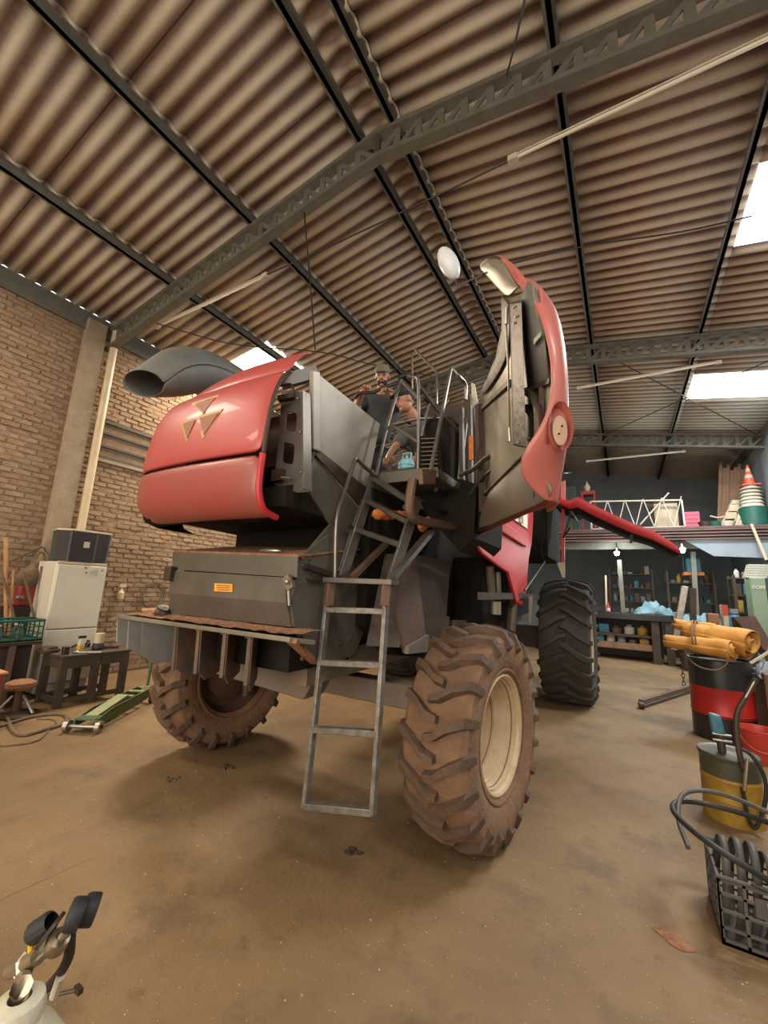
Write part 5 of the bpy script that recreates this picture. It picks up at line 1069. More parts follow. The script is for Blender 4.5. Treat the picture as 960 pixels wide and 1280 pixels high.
# dark leaves and rags of mud on the floor
for (u, v, s_, lab) in ((214, 974, 1, 'small dark clod on the floor below the left tyre'), (283, 960, 1.2, 'small dark clod on the floor left of the ladder foot'), (445, 1066, 1.3, 'dark clod on the floor in front of the ladder'), (836, 1168, 1.3, 'flat brown scrap on the floor left of the black crate'), (851, 1182, 1.1, 'second flat brown scrap nearer the black crate')):
    c = F0(u, v, 0); mb = MB()
    for k in range(5 if u < 800 else 1):
        a = rng.uniform(0, 6.3); q_ = c + Vector((rng.uniform(-.05, .05), rng.uniform(-.04, .04), 0)) * (1 if u < 800 else 0); r = (.018 if u < 800 else .04) * s_
        P_ = [q_ + Vector((r * (1 + .5 * rng.random()) * math.cos(t + a), r * (.5 + .4 * rng.random()) * math.sin(t + a), .003)) for t in [2 * PI * i / 7 for i in range(7)]]; mb.add(P_ + [q_ + Z * (.014 if u < 800 else .006)], [(i, (i + 1) % 7, 7) for i in range(7)])
    tag(mb.build('floor_scrap', 'dark_metal' if u < 800 else 'soil', smooth=False), lab, 'debris')

# ================================================================== GAS CYLINDER, BOTTOM LEFT
gp = Vector(gz(24, 1250, .70)); gp.z = 0; gq = thing('oxygen_cylinder', 'chipped white gas cylinder with a brass regulator at bottom left', 'gas cylinder', gp)
MB().lathe([(0, 0), (0, .09), (.02, .1), (.54, .1), (.60, .09), (.64, .065), (.66, .038), (.67, 0)], gp, (0, 0, 1), 36).build('body', 'cyl_white', gq)
MB().lathe([(.63, .042), (.655, .046), (.665, .040), (.68, .045), (.70, .040), (.705, .019), (.66, .019)], gp, (0, 0, 1), 28).build('neck_ring', 'cyl_white', gq)
g1 = Vector(gd(30, 1215, .93)); g2 = Vector(gd(70, 1180, .93)); g3 = Vector(gd(96, 1150, .93))
MB().tube([gp + Z * .67, gp + Z * .72, Vector(gd(28, 1222, .95)), g1], [.018, .018, .016, .018], 8).build('valve_body', 'chrome', gq)
vv = MB().tube([Vector(gd(14, 1213, .95)), Vector(gd(48, 1195, .93))], .017, 14).build('valve_cross_body', 'chrome', gq)
MB().lathe([(-.012, .017), (-.006, .022), (.006, .022), (.012, .017)], Vector(gd(30, 1205, .94)), Vector(gd(48, 1195, .93)) - Vector(gd(14, 1213, .95)), 6).build('hex_nut', 'steel', gq)
MB().tube([g1 + (g2 - g1) * .2, g2, g3], [.009, .010, .012], 10).build('inlet_stem', 'chrome', gq)
rg = MB().lathe([(-.018, .014), (-.014, .022), (.0, .025), (.014, .022), (.018, .010)], Vector(gd(72, 1178, .93)), Vector(gd(96, 1120, .93)) - Vector(gd(50, 1205, .93)), 20).build('regulator_body', 'chrome', gq)
def gauge(u, v, dep, ax, r, mt='ink'):
    p = Vector(gd(u, v, dep)); ax = Vector(ax).normalized()
    o_ = MB().lathe([(-.016, 0), (-.016, r * .9), (-.010, r), (.010, r), (.013, r * .94), (.010, r * .86)], p, ax, 28).build('pressure_gauge', mt, gq); MB().lathe([(.009, r * .87), (.0095, 0)], p, ax, 24).build('dial', 'white_plain', gq); return p
RT_ = Vector(RW[:, 0]); UP_ = Vector(RW[:, 1]); BK_ = Vector(RW[:, 2])
axg = (RT_ * .8 - UP_ * .35 + BK_ * -.35)
pa = gauge(95, 1143, .92, axg, .031); pb = gauge(113, 1137, .95, axg, .031)
MB().tube([g3, pa], .009, 8).build('gauge_stem', 'chrome', gq); MB().tube([g3 + Vector((.01, .02, 0)), pb], .009, 8).build('gauge_stem', 'chrome', gq)
kp = Vector(gd(52, 1160, .95)); MB().lathe([(-.028, .018), (-.02, .024), (.02, .024), (.026, .02), (.028, 0)], kp, (Vector(gd(44, 1165, .95)) - Vector(gd(64, 1152, .95))), 12).build('adjusting_knob', 'ink', gq, smooth=False)
MB().lathe([(-.004, 0), (-.004, .034), (.004, .034), (.004, 0)], Vector(gd(63, 1163, .94)), (RT_ * .8 + UP_ * -.6), 24).build('diaphragm_plate', 'dark_metal', gq)
MB().tube([Vector(gd(39, 1178, .94)), Vector(gd(38, 1192, .94))], .006, 8).build('yellow_cap', 'yellow', gq)
MB().tube(arc([Vector(gd(88, 1170, .94)), Vector(gd(86, 1195, .95)), Vector(gd(76, 1215, .97)), Vector(gd(62, 1232, 1.0)), Vector(gd(52, 1242, 1.03))], 5), .011, 10).build('gas_hose', 'cable', gq)
MB().tube([Vector(gd(76, 1220, .96)), Vector(gd(68, 1244, .98))], .010, 10).build('hose_tag', 'white_plain', gq)
MB().tube([Vector(gd(60, 1246, 1.02)), Vector(gd(85, 1240, 1.02)), Vector(gd(98, 1237, 1.02))], .004, 6).build('cylinder_key', 'dark_metal', gq); MB().box(*[float(q_) for q_ in (gd(98, 1237, 1.02)[0] - .012, gd(98, 1237, 1.02)[0] + .012, gd(98, 1237, 1.02)[1] - .006, gd(98, 1237, 1.02)[1] + .006, gd(98, 1237, 1.02)[2] - .006, gd(98, 1237, 1.02)[2] + .006)]).build('key_head', 'dark_metal', gq)
lm = MB(); a0 = math.atan2(-gp.y, -gp.x)
for i in range(7):
    t0 = a0 - .25 + i * .09; t1 = t0 + .09; lm.add([(gp.x + .1015 * math.cos(t0), gp.y + .1015 * math.sin(t0), .53), (gp.x + .1015 * math.cos(t1), gp.y + .1015 * math.sin(t1), .53), (gp.x + .1 * math.cos(t1), gp.y + .0925 * math.sin(t1), .60), (gp.x + .0925 * math.cos(t0), gp.y + .0925 * math.sin(t0), .60)], [(0, 1, 2, 3)])
lm.build('teal_sticker', 'teal', gq, solid=.001)

# ================================================================== RIGHT SIDE OF THE WORKSHOP
def drum(name, lab, cat, c, r, h, segs, lab_col=None, ribs=(.33, .66)):
    t = thing(name, lab, cat, c); c = Vector(c)
    prof = [(0, r), (h * .32, r), (h * .33, r * 1.02), (h * .35, r), (h * .63, r), (h * .65, r * 1.02), (h * .67, r), (h, r)]
    for nm, mt, a, b in segs:
        pr_ = [(a, r)] + [(q_, w_) for q_, w_ in prof if a < q_ < b] + [(b, r)]; MB().lathe(pr_, c, (0, 0, 1), 40).build(nm, mt, t)
    return t
bc = Vector((.92, 6.36, 0)); ba = drum('oil_barrel', 'red and black oil barrel with a yellow canvas roll on top', 'barrel', bc, .295, .86, [('bottom_band', 'barrel_black', 0, .26), ('middle_band', 'barrel_red', .26, .56), ('top_band', 'barrel_black', .56, .86)])
MB().lathe([(.855, .295), (.87, .303), (.87, .285), (.84, .28), (.84, 0)], bc, (0, 0, 1), 40).build('rim', 'barrel_black', ba)
# yellow canvas roll: three folded bundles
tr_c = Vector((bc.x - .06, bc.y - .02, .86))
tt = thing('canvas_roll', 'rolled yellow canvas tarpaulin tied with rope on the oil barrel', 'tarpaulin', tr_c)
def roll(a, b, ra, rb, turns, sq=.6, seed=0):
    rr = np.random.default_rng(seed); mb = MB(); a, b = Vector(a), Vector(b); d = (b - a); L = d.length; d.normalize(); sd = d.cross(Z).normalized(); u = sd.cross(d); rows = []
    for j in range(15):
        f = j / 14; row = []
        for i in range(turns * 20 + 1):
            th_ = 2 * PI * i / 20; k = i / (turns * 20); R_ = (ra + (rb - ra) * f) * (.22 + .78 * k) * (1 + .05 * math.sin(3 * th_ + 6 * f) + .05 * math.sin(5 * f * 3 + th_)) + rr.normal(0, .0015)
            pinch = 1 - .22 * math.exp(-((f - .35) / .06) ** 2)
            row.append(a + d * (L * f + .02 * math.sin(th_ * 1.3)) + sd * (R_ * pinch * math.cos(th_)) + u * (R_ * sq * pinch * math.sin(th_)))
        rows.append(row)
    mb.grid(rows); return mb
roll(tr_c + Vector((-.42, .05, .16)), tr_c + Vector((.18, -.22, .14)), .10, .155, 3, .8, 1).build('canvas_fold', 'tarp', tt, solid=.006, ang=80)
roll(tr_c + Vector((-.2, .22, .3)), tr_c + Vector((.36, -.12, .22)), .13, .22, 4, .8, 2).build('canvas_fold', 'tarp', tt, solid=.006, ang=80)
roll(tr_c + Vector((-.3, .3, .36)), tr_c + Vector((.1, .15, .34)), .1, .1, 2, .8, 3).build('canvas_fold', 'tarp', tt, solid=.006, ang=80)
for o_ in (0, .03): 
    cR = tr_c + Vector((-.14 + o_, .05, .22)); MB().tube([cR + Vector((.05 * math.cos(t), .24 * math.cos(t), .2 * math.sin(t))) for t in [2 * PI * i / 24 for i in range(24)]], .008, 6, True).build('rope', 'rope', tt)
tag(MB().tube(arc([bc + Vector((-.31, -.05, .98)), bc + Vector((-.3, -.12, .86)), bc + Vector((-.22, -.26, .78)), bc + Vector((-.08, -.33, .77)), bc + Vector((.02, -.33, .84)), bc + Vector((.05, -.31, .93))], 5), .007, 6).build('rope_loop', 'rope'), 'thin rope loop hanging over the front of the oil barrel', 'rope')
# red bucket
kb = Vector(gz(953, 952)); kb.z = 0; bk_ = thing('red_bucket', 'red plastic bucket at the right edge in front of the barrel', 'bucket', kb)
MB().lathe([(0, 0), (0, .12), (.28, .165), (.285, .175), (.30, .175), (.30, .162), (.02, .115), (.02, 0)], kb, (0, 0, 1), 32).build('pail', 'bucket_red', bk_); MB().tube([kb + Vector((.17 * math.cos(t), -.05 - .12 * math.sin(t), .28 - .16 * math.sin(t))) for t in [PI * i / 16 for i in range(17)]], .005, 6).build('bail', 'bucket_red', bk_)
# yellow drum with hand pump
yc = Vector((.60, 4.12, 0)); yd = drum('grease_drum', 'yellow drum with a dark green top and a blue-handled hand pump', 'drum', yc, .175, .42, [('body', 'drum_yellow', 0, .29), ('top_band', 'drum_green', .29, .42)])
MB().lathe([(.40, .178), (.425, .185), (.435, .18), (.43, .16), (.44, .05), (.445, 0)], yc, (0, 0, 1), 32).build('lid', 'drum_green', yd)
MB().tube([yc + Vector((-.04, -.05, .44)), yc + Vector((-.045, -.05, .60))], .026, 10).build('pump_column', 'dark_metal', yd)
MB().hexa([yc + Vector(p) for p in ((-.09, -.08, .56), (-.01, -.08, .56), (-.01, -.02, .56), (-.09, -.02, .56))], [yc + Vector(p) for p in ((-.10, -.08, .70), (-.03, -.08, .69), (-.03, -.03, .69), (-.10, -.03, .70))]).build('pump_head', 'blue_pump', yd, bevel=.012)
for z in (.52, .56): MB().tube([yc + Vector((-.09, -.07, z)), yc + Vector((.02, -.07, z))], .009, 8).build('clamp_bolt', 'steel', yd)
Y4 = 3.93
MB().tube(arc([gy(945, 848, Y4), gy(934, 868, Y4), gy(922, 890, Y4), gy(921, 915, Y4), gy(925, 945, Y4), gy(932, 965, Y4)], 5), .018, 10).build('push_handle', 'dark_metal', yd); MB().tube([gy(932, 872, Y4 - .02), gy(943, 852, Y4 - .02)], .008, 8).build('rod', 'steel', yd)
MB().tube(arc([gy(925, 935, Y4), gy(940, 945, Y4), gy(955, 970, Y4), gy(957, 1000, Y4), gy(945, 1035, Y4), gy(935, 1020, Y4), gy(928, 985, Y4)], 5), .012, 8).build('grease_hose', 'cable', yd)
MB().tube([gy(934, 948, Y4 - .02), gy(930, 988, Y4 - .04)], .011, 8).build('nozzle', 'chrome', yd)
# black crate with belts and hose
cx0, cx1, cy0, cy1 = .30, .78, 2.66, 3.02
bkc = thing('black_crate', 'black plastic crate full of rubber belts at bottom right', 'crate', (.54, 2.84, 0)); crate(bkc, cx0, cx1, cy0, cy1, .002, .27, 'belt', 5, 4, 4, solid_top=.02)
MB().box(cx0 + .13, cx1 - .05, cy0 - .004, cy0 + .001, .155, .23).build('name_plate', 'belt', bkc, smooth=False)
text('MACILL C', 'lettering', .042, 'white_ink', bkc, frame((cx0 + .26, cy0 - .006, .208), (1, 0, 0), (0, 0, 1)), .0005); text('2011', 'lettering', .038, 'white_ink', bkc, frame((cx0 + .31, cy0 - .006, .173), (1, 0, 0), (0, 0, 1)), .0005)
for k in range(6):
    x = cx0 + .04 + .055 * k; hh = .18 + .05 * rng.random(); b_ = MB(); yc_ = (cy0 + cy1) / 2 + .02
    P_ = [Vector((x + .02 * math.sin(t), yc_ + .13 * math.cos(t), .16 + hh * .9 * math.sin(t))) for t in [2 * PI * i / 24 for i in range(24)]]
    rows = [[p + Vector((-.016, 0, 0)) for p in P_] + [P_[0] + Vector((-.016, 0, 0))], [p + Vector((.016, 0, 0)) for p in P_] + [P_[0] + Vector((.016, 0, 0))]]
    P_ = None; b_.grid(rows); o_ = b_.build('rubber_belt', 'belt', None, solid=.008); tag(o_, 'upright rubber belt in the black crate, %s from the left' % ORD[k], 'belt', 'belts in the black crate')
tag(MB().tube(arc([(.50, 2.68, .30), (.36, 2.64, .37), (.24, 2.72, .40), (.17, 2.9, .40), (.2, 3.1, .38), (.32, 3.2, .37), (.5, 3.16, .38), (.66, 3.0, .4), (.78, 2.8, .36), (.84, 2.7, .3)], 6), .014, 10).build('black_hose', 'cable'), 'stiff black hose looped over the back of the black crate', 'hose')
tag(MB().tube(arc([(.21, 2.78, .30), (.19, 2.95, .36), (.24, 3.14, .42), (.4, 3.24, .43), (.6, 3.12, .43), (.8, 2.95, .4)], 6), .012, 10).build('black_hose', 'belt'), 'second greyer hose loop above the black crate', 'hose')
tag(MB().ball((.58, 2.78, .25), (.07, .06, .05), 12).build('paper_ball', 'paper'), 'crumpled pale paper lying in the black crate', 'paper')
tag(MB().tube(arc([(.42, 2.64, .29), (.5, 2.63, .27), (.52, 2.63, .18), (.55, 2.64, .04), (.62, 2.6, .01)], 5), .008, 6).build('thin_cable', 'cable'), 'thin cable hanging over the front of the black crate', 'cable')
# engine hoist: legs, leaning boom, chain
hz = thing('engine_hoist', 'steel engine hoist with floor legs behind the oil barrel', 'hoist', gz(866, 864)); l0 = Vector(gz(802, 886)); l1 = Vector(gz(868, 864)); l0.z = l1.z = .09
MB().beam(l0, l1, .07, .06).build('leg', 'fin', hz, smooth=False); MB().lathe([(-.03, .01), (-.03, .05), (.03, .05), (.03, .01)], l0 + Vector((0, 0, -.04)), (1, .2, 0), 16).build('caster', 'dark_metal', hz)
l2 = Vector(gz(905, 862)); l2.z = .09; MB().beam(l1, l2, .07, .06).build('leg', 'fin', hz, smooth=False); MB().box(l2.x - .03, l2.x + .03, l2.y - .03, l2.y + .03, 0, .1).build('foot', 'dark_metal', hz)
hy_ = l1.y - .1; b0 = Vector(gy(842, 812, hy_)); b1 = Vector(gy(856, 733, hy_)); MB().beam(b0, b1, .13, .1).build('boom', 'steel', hz, bevel=.006); MB().beam(l1, Vector(gy(866, 735, l1.y)), .09, .09).build('mast', 'dark_metal', hz)
MB().beam(b0, Vector((l1.x, l1.y, .8)), .06, .06).build('ram', 'dark_metal', hz)
mb = MB(); cp0 = Vector(gy(850, 800, hy_ - .1)); 
for k in range(14):
    p = cp0 + Vector((0, 0, -.065 * k)); e_ = (1, 0, 0) if k % 2 else (0, 1, 0); e_ = Vector(e_)
    mb.tube([p + e_ * (.022 * math.cos(t)) + Z * (.042 * math.sin(t)) for t in [2 * PI * i / 12 for i in range(12)]], .007, 5, True)
mb.build('chain', 'dark_metal', hz)

# ---- back: work bench, shelves, storage loft
wb = thing('steel_workbench', 'long dark steel workbench under the storage loft', 'workbench', (-.1, 12.5, 0))
MB().box(-1.4, .95, 12.15, 13.0, 1.0, 1.16).build('top', 'barrel_black', wb, bevel=.01)
for x in (-1.3, .62, .9): MB().box(x - .08, x + .08, 12.2, 12.34, 0, 1.0).build('leg', 'dark_metal', wb, smooth=False)
MB().box(-1.3, .6, 12.25, 12.95, .28, .42).build('lower_shelf', 'wood_old', wb, smooth=False); MB().box(-1.3, .6, 12.3, 12.95, .58, .64).build('middle_shelf', 'dark_metal', wb, smooth=False)
MB().box(-1.35, .8, 12.9, 12.96, .05, 1.0).build('back_panel', 'dark_cab', wb, smooth=False)
def heap(c, rx, ry, h, seed, n=22):
    rr = np.random.default_rng(seed); rows = []
    for j in range(n + 1):
        row = []
        for i in range(n + 1):
            a, b = i / n * 2 - 1, j / n * 2 - 1; f = max(0, 1 - (abs(a) ** 2.5 + abs(b) ** 2.5)) ** .5
            w_ = .5 + .25 * math.sin(5 * a + 3 * b + seed) + .2 * math.sin(9 * b - 4 * a + seed * 2) + .1 * math.sin(17 * a + 8 * b)
            row.append((c[0] + a * rx, c[1] + b * ry, c[2] + h * f * w_ + rr.normal(0, .004)))
        rows.append(row)
    return MB().grid(rows)
tag(heap((.62, 12.45, 1.17), .42, .3, .34, 2).build('blue_sheeting', 'blue_tarp', solid=.01), 'crumpled pale blue sheeting on the right end of the workbench', 'sheeting')
tag(heap((1.5, 11.9, 1.0), .4, .3, .30, 5).build('blue_sheeting', 'blue_tarp', solid=.01), 'smaller heap of blue sheeting right of the hoist mast', 'sheeting')
tk = thing('steel_cupboard', 'low dark cupboard carrying the smaller blue sheeting', 'cupboard', (1.5, 11.95, 0)); MB().box(1.08, 1.98, 11.6, 12.25, 0, 1.0).build('body', 'dark_cab', tk, smooth=False)
for k in range(2): MB().box(1.1 + .44 * k, 1.52 + .44 * k, 11.58, 11.6, .05, .95).build('door', 'dark_metal', tk, smooth=False)
# items on the bench
LAB = [('red capped bottle standing at the left of the workbench', 752, 762, 'bottle'), ]
c = Vector(gy(760, 757, 12.4)); c.z = 1.162; t = thing('red_bottle', 'red bottle with a white label on the workbench', 'bottle', c); MB().lathe([(0, 0), (0, .05), (.12, .05), (.2, .02), (.25, .018)], c, (0, 0, 1), 14).build('body', 'red', t); MB().lathe([(.02, .052), (.1, .052)], c, (0, 0, 1), 14).build('label_band', 'white_plain', t)
c = Vector(gy(758, 757, 12.6)); c.z = 1.162; t = thing('wooden_rod', 'pale upright rod leaning behind the red bottle', 'rod', c); MB().beam(c, c + Vector((.02, .1, .95)), .04, .03).build('rod', 'plywood', t)
# loft
lo = thing('storage_loft', 'storage loft of steel beams and brown sheets along the back wall', 'loft', (0, 12.2, 3.1)); lz = 3.30
MB().box(-6.9, 2.95, 12.15, 16.6, lz - .05, lz).build('deck', 'brown_sheet', lo, smooth=False)
for k in range(4): MB().box(-6.9, 2.9, 12.12 + .03 * k, 12.2 + .1 * k, lz - .10 - .07 * k, lz - .06 - .07 * k).build('edge_sheet', 'brown_sheet', lo, smooth=False)
MB().box(-6.9, 2.9, 12.5, 12.62, lz - .5, lz - .32).build('front_beam', 'purlin', lo, smooth=False)
for x in (-5.4, -3.8, -2.0, -.2, 1.2, 2.7): MB().box(x - .05, x + .05, 12.3, 16.6, lz - .17, lz - .05).build('joist', 'purlin', lo, smooth=False)
MB().prism([(1.35, 12.3, lz - .3), (2.95, 12.3, lz - .3), (2.95, 12.3, lz - .75), (1.9, 12.3, lz - .7)], (0, .05, 0)).build('hanging_sheet', 'plaster', lo, smooth=False)
for (u0, v0, u1, v1) in ((774, 700, 779, 760), (866, 690, 868, 760)): a = Vector(gy(u0, v0, 12.6)); b = Vector(gy(u1, v1, 12.6)); b.z = 1.165 if u0 < 800 else 0; MB().beam(a, b, .1, .1).build('post', 'purlin', lo, smooth=False)
MB().beam(gy(939, 655, 12.1), gy(958, 700, 12.1), .05, .05).build('brace', 'plywood', lo, smooth=False)
for (u, v, y_, lab, e_) in ((771, 692, 12.3, 'small bright white lamp on the left post under the loft', 45), (853, 688, 11.6, 'brightest white lamp at the tip of the red side cover', 45)):
    p = Vector(gy(u, v, y_)); t = thing('work_lamp', lab, 'lamp', p); MB().tube([p + Vector((0, .05, .12)), Vector((p.x, 12.5, 3.0))], .008, 6).build('flex', 'cable', t); MB().ball(p, .055, 12).build('bulb', 'lamp', t); MB().lathe([(.03, .07), (.06, .05), (.1, .02), (.16, .015)], p, (0, .3, 1), 14).build('socket', 'white_plain', t)
    l = bpy.data.lights.new('lamp_light', 'POINT'); l.energy = e_; l.shadow_soft_size = .06; l.color = (.85, 1, .98); o_ = bpy.data.objects.new('lamp_light', l); col.objects.link(o_); o_.location = p + Vector((0, -.12, 0))
# white lattice frame lying on the loft edge
lt = thing('white_lattice_frame', 'white welded lattice frame standing on the loft edge', 'frame', (0.6, 12.25, lz)); ZL = 12.25
a0, a1 = Vector(gy(738, 627, ZL)), Vector(gy(852, 625, ZL)); b0_, b1_ = Vector(gy(740, 655, ZL)), Vector(gy(856, 657, ZL)); b0_.z = b1_.z = lz + .02
for p_, q_ in ((a0, a1), (b0_, b1_), (a1, b1_), (Vector((a0.x, ZL, a0.z)), Vector((a0.x, ZL, lz + .02)))): MB().beam(p_, q_, .035, .035).build('bar', 'white_plain', lt, smooth=False)
nn_ = 5
for k in range(nn_):
    x0 = a0.x + (a1.x - a0.x) * k / nn_; x1 = a0.x + (a1.x - a0.x) * (k + .5) / nn_; x2 = a0.x + (a1.x - a0.x) * (k + 1) / nn_
    MB().beam((x0, ZL, a0.z), (x1, ZL, lz + .03), .02, .02).build('diagonal', 'white_plain', lt, smooth=False); MB().beam((x1, ZL, lz + .03), (x2, ZL, a0.z), .02, .02).build('diagonal', 'white_plain', lt, smooth=False)
def sbox(name, lab, cat, u0, v0, u1, v1, y, dep, mt, base=lz, extra=None):
    a = gy(u0, v0, y); b = gy(u1, v1, y); x0, x1 = sorted((a[0], b[0])); z1 = max(a[2], b[2]); t = thing(name, lab, cat, ((x0 + x1) / 2, y + dep / 2, base + .002))
    MB().box(x0, x1, y, y + dep, base + .002, z1).build('body', mt, t, smooth=False, bevel=.01)
    if extra: extra(t, x0, x1, y, y + dep, base + .002, z1)
    return t
def rows_x(n, mt, nm='panel'):
    def f(t, x0, x1, y0, y1, z0, z1):
        for k in range(n): a = x0 + (x1 - x0) * (k + .12) / n; b = x0 + (x1 - x0) * (k + .88) / n; MB().box(a, b, y0 - .015, y0, z0 + .05, z1 - .05).build(nm, mt, t, smooth=False)
    return f
def rows_z(n, mt, nm='slat'):
    def f(t, x0, x1, y0, y1, z0, z1):
        for k in range(n): a = z0 + (z1 - z0) * (k + .2) / n; b = z0 + (z1 - z0) * (k + .8) / n; MB().box(x0 + .03, x1 - .03, y0 - .015, y0, a, b).build(nm, mt, t, smooth=False)
    return f
sbox('cream_cabinet', 'cream wooden cabinet on the loft behind the lattice frame', 'cabinet', 817, 630, 849, 657, 12.5, .5, 'plywood', extra=rows_x(2, 'plywood', 'door'))
sbox('pink_crate', 'pink plastic crate on the loft beside the cream cabinet', 'crate', 853, 640, 876, 657, 12.4, .4, 'pink', extra=rows_z(4, 'pink'))
sbox('red_stool', 'dark red stool at the left of the loft', 'stool', 726, 614, 744, 617, 12.6, .4, 'red_stool', base=float(gy(730, 617, 12.6)[2]) - .03)
for o_ in [o for o in col.objects if o.name.startswith('red_stool') and o.type == 'EMPTY']:
    a = gy(726, 616, 12.6); b = gy(744, 616, 12.6)
    for x in (a[0] + .03, b[0] - .03):
        for y_ in (12.63, 12.97): MB().box(x - .02, x + .02, y_ - .02, y_ + .02, lz, a[2]).build('leg', 'red_stool', o_, smooth=False)
c = Vector(gy(734, 613, 12.8)); c.z = float(gy(730, 614, 12.6)[2]) + .003; t = thing('brass_lantern', 'small pale lantern standing on the red stool', 'lantern', c); MB().lathe([(0, .0), (0, .1), (.03, .1), (.05, .05), (.12, .09), (.2, .07), (.24, .03), (.3, .02), (.34, 0)], c, (0, 0, 1), 16).build('body', 'pvc', t)
c = Vector(gy(712, 610, 12.7)); sbox('glass_jar', 'dark open-topped jar at the left end of the loft', 'jar', 706, 609, 720, 625, 12.7, .3, 'green_grey', extra=rows_x(3, 'glass', 'pane'))
mb = MB(); c = Vector(gy(826, 618, 12.9)); c.z = float(gy(830, 630, 12.5)[2]) + .01
for k in range(60):
    a = rng.uniform(0, 6.3); e_ = rng.uniform(.1, .45); mb.tube([c, c + Vector((math.cos(a) * e_, .1 * rng.random(), abs(math.sin(a)) * e_ * .55 + .02))], .006, 4)
t = mb.build('straw_bundle', 'wood_old'); tag(t, 'spiky dry straw bundle above the cream cabinet', 'straw'); t['kind'] = 'stuff'
c = Vector(gy(835, 625, 12.75)); 
tag(MB().beam(gy(800, 656, 12.35), gy(836, 616, 12.31), .06, .03).build('white_board', 'white_plain', smooth=False), 'white board leaning across the lattice frame', 'board')
# folded white chairs and boards at the right of the loft
for k, (u0, v0, u1, v1, lab) in enumerate(((900, 655, 915, 627, 'folded cream chair leaning on the loft, leftmost'), (916, 655, 927, 627, 'second folded cream chair, beside the planks'))):
    a = Vector(gy(u0, v0, 12.5)); b = Vector(gy(u1, v1, 12.6)); a.z = lz + .01; t = thing('folded_chair', lab, 'chair', a); wv = Vector((.28, 0, 0))
    for s in (0, 1): MB().beam(a + wv * s, b + wv * s, .04, .03).build('side_rail', 'plywood', t, smooth=False)
    for f in (.12, .45, .75, .98): MB().beam(a.lerp(b, f), a.lerp(b, f) + wv, .03, .10 if f in (.12, .98) else .16).build('slat', 'plywood', t, smooth=False)
for k in range(5): a = Vector(gy(921 + 3.2 * k, 655, 12.3)); a.z = lz + .01; b = Vector(gy(930 + 2.4 * k, 624 + 1.5 * k, 12.5)); tag(MB().beam(a, b, .07, .03).build('cream_plank', 'plywood', smooth=False), '%s cream plank from the left in the bundle at the right of the loft' % ORD[k], 'plank', 'cream planks on the loft')
for k in range(8): a = Vector(gy(896 + 4.6 * k, 640, 12.85)); a.z = lz + .01; a.x = min(a.x, 2.86); b = Vector(gy(901 + 4.6 * k, 578 + (k * 7) % 11, 13.2)); b.x = min(b.x, 2.92); tag(MB().beam(a, b, .07, .02, up=(0, 1, 0)).build('brown_board', 'wood_old', smooth=False), '%s brown board from the left in the tall stack behind the cone' % ORD[k], 'board', 'brown boards leaning at the back right')
gc = Vector(gy(953, 657, 12.4)); gc.z = lz + .002; gc.x = min(gc.x, 2.72); t = thing('green_barrel', 'green barrel on the loft at the right edge', 'barrel', gc); MB().lathe([(0, 0), (0, .26), (.42, .26), (.44, .24), (.44, 0)], gc, (0, 0, 1), 28).build('body', 'crate_green', t)
g_ = gc + Z * .445; n_s = 6; zc1 = float(gy(950, 607, 12.4)[2]); hs = (zc1 - g_.z) / n_s
for k in range(n_s): p = g_ + Z * (hs * k + .002); tag(MB().lathe([(0, .15), (0, .22), (hs * .7, .2 - .012 * k), (hs * .98, .19 - .012 * k), (hs * .98, .12)], p, (0, 0, 1), 24).build('white_basin', 'white_plain'), 'white plastic basin under the cone, %s from the bottom of the stack' % ORD[k], 'basin', 'stacked white basins')
p = g_ + Z * (hs * n_s + .004); t = thing('traffic_cone', 'orange and white traffic cone on top of the basin stack', 'cone', p); hC = float(gy(951, 580, 12.4)[2]) - p.z
MB().box(p.x - .17, p.x + .17, p.y - .17, p.y + .17, p.z, p.z + .02).build('base', 'orange_cone', t); 
for k, mt in enumerate(('orange_cone', 'orange_cone', 'white_plain', 'orange_cone', 'white_plain', 'orange_cone')): MB().lathe([(.02 + hC * k / 6.2, .12 * (1 - k / 7)), (.02 + hC * (k + 1) / 6.2, .12 * (1 - (k + 1) / 7))], p, (0, 0, 1), 20).build('band', mt, t)
for (u, v, mt, lab) in ((893, 650, 'crate_green', 'small green tub on the loft left of the folded chairs'), (908, 651, 'white_plain', 'pale tub in front of the folded chairs'), (893, 636, 'drum_yellow', 'small yellowish tin at the back of the loft'), (880, 649, 'dark_metal', 'dark bundle between pink crate and green tub')):
    c = Vector(gy(u, v, 12.45 + .5 * (v < 640))); h_ = .12; c.z = lz + .003
    t = thing('tub', lab, 'tub', c); MB().lathe([(0, 0), (0, .12), (.13, .15), (.14, .15), (.14, .13), (.02, .1)], c, (0, 0, 1), 20).build('pail', mt, t)
tag(MB().tube(arc([gy(888, 645, 12.4), gy(897, 647, 12.5), gy(908, 645, 12.6), gy(918, 644, 12.6)]), .02, 6).build('pale_rod', 'white_plain'), 'thin pale rod above the tubs on the loft', 'rod')
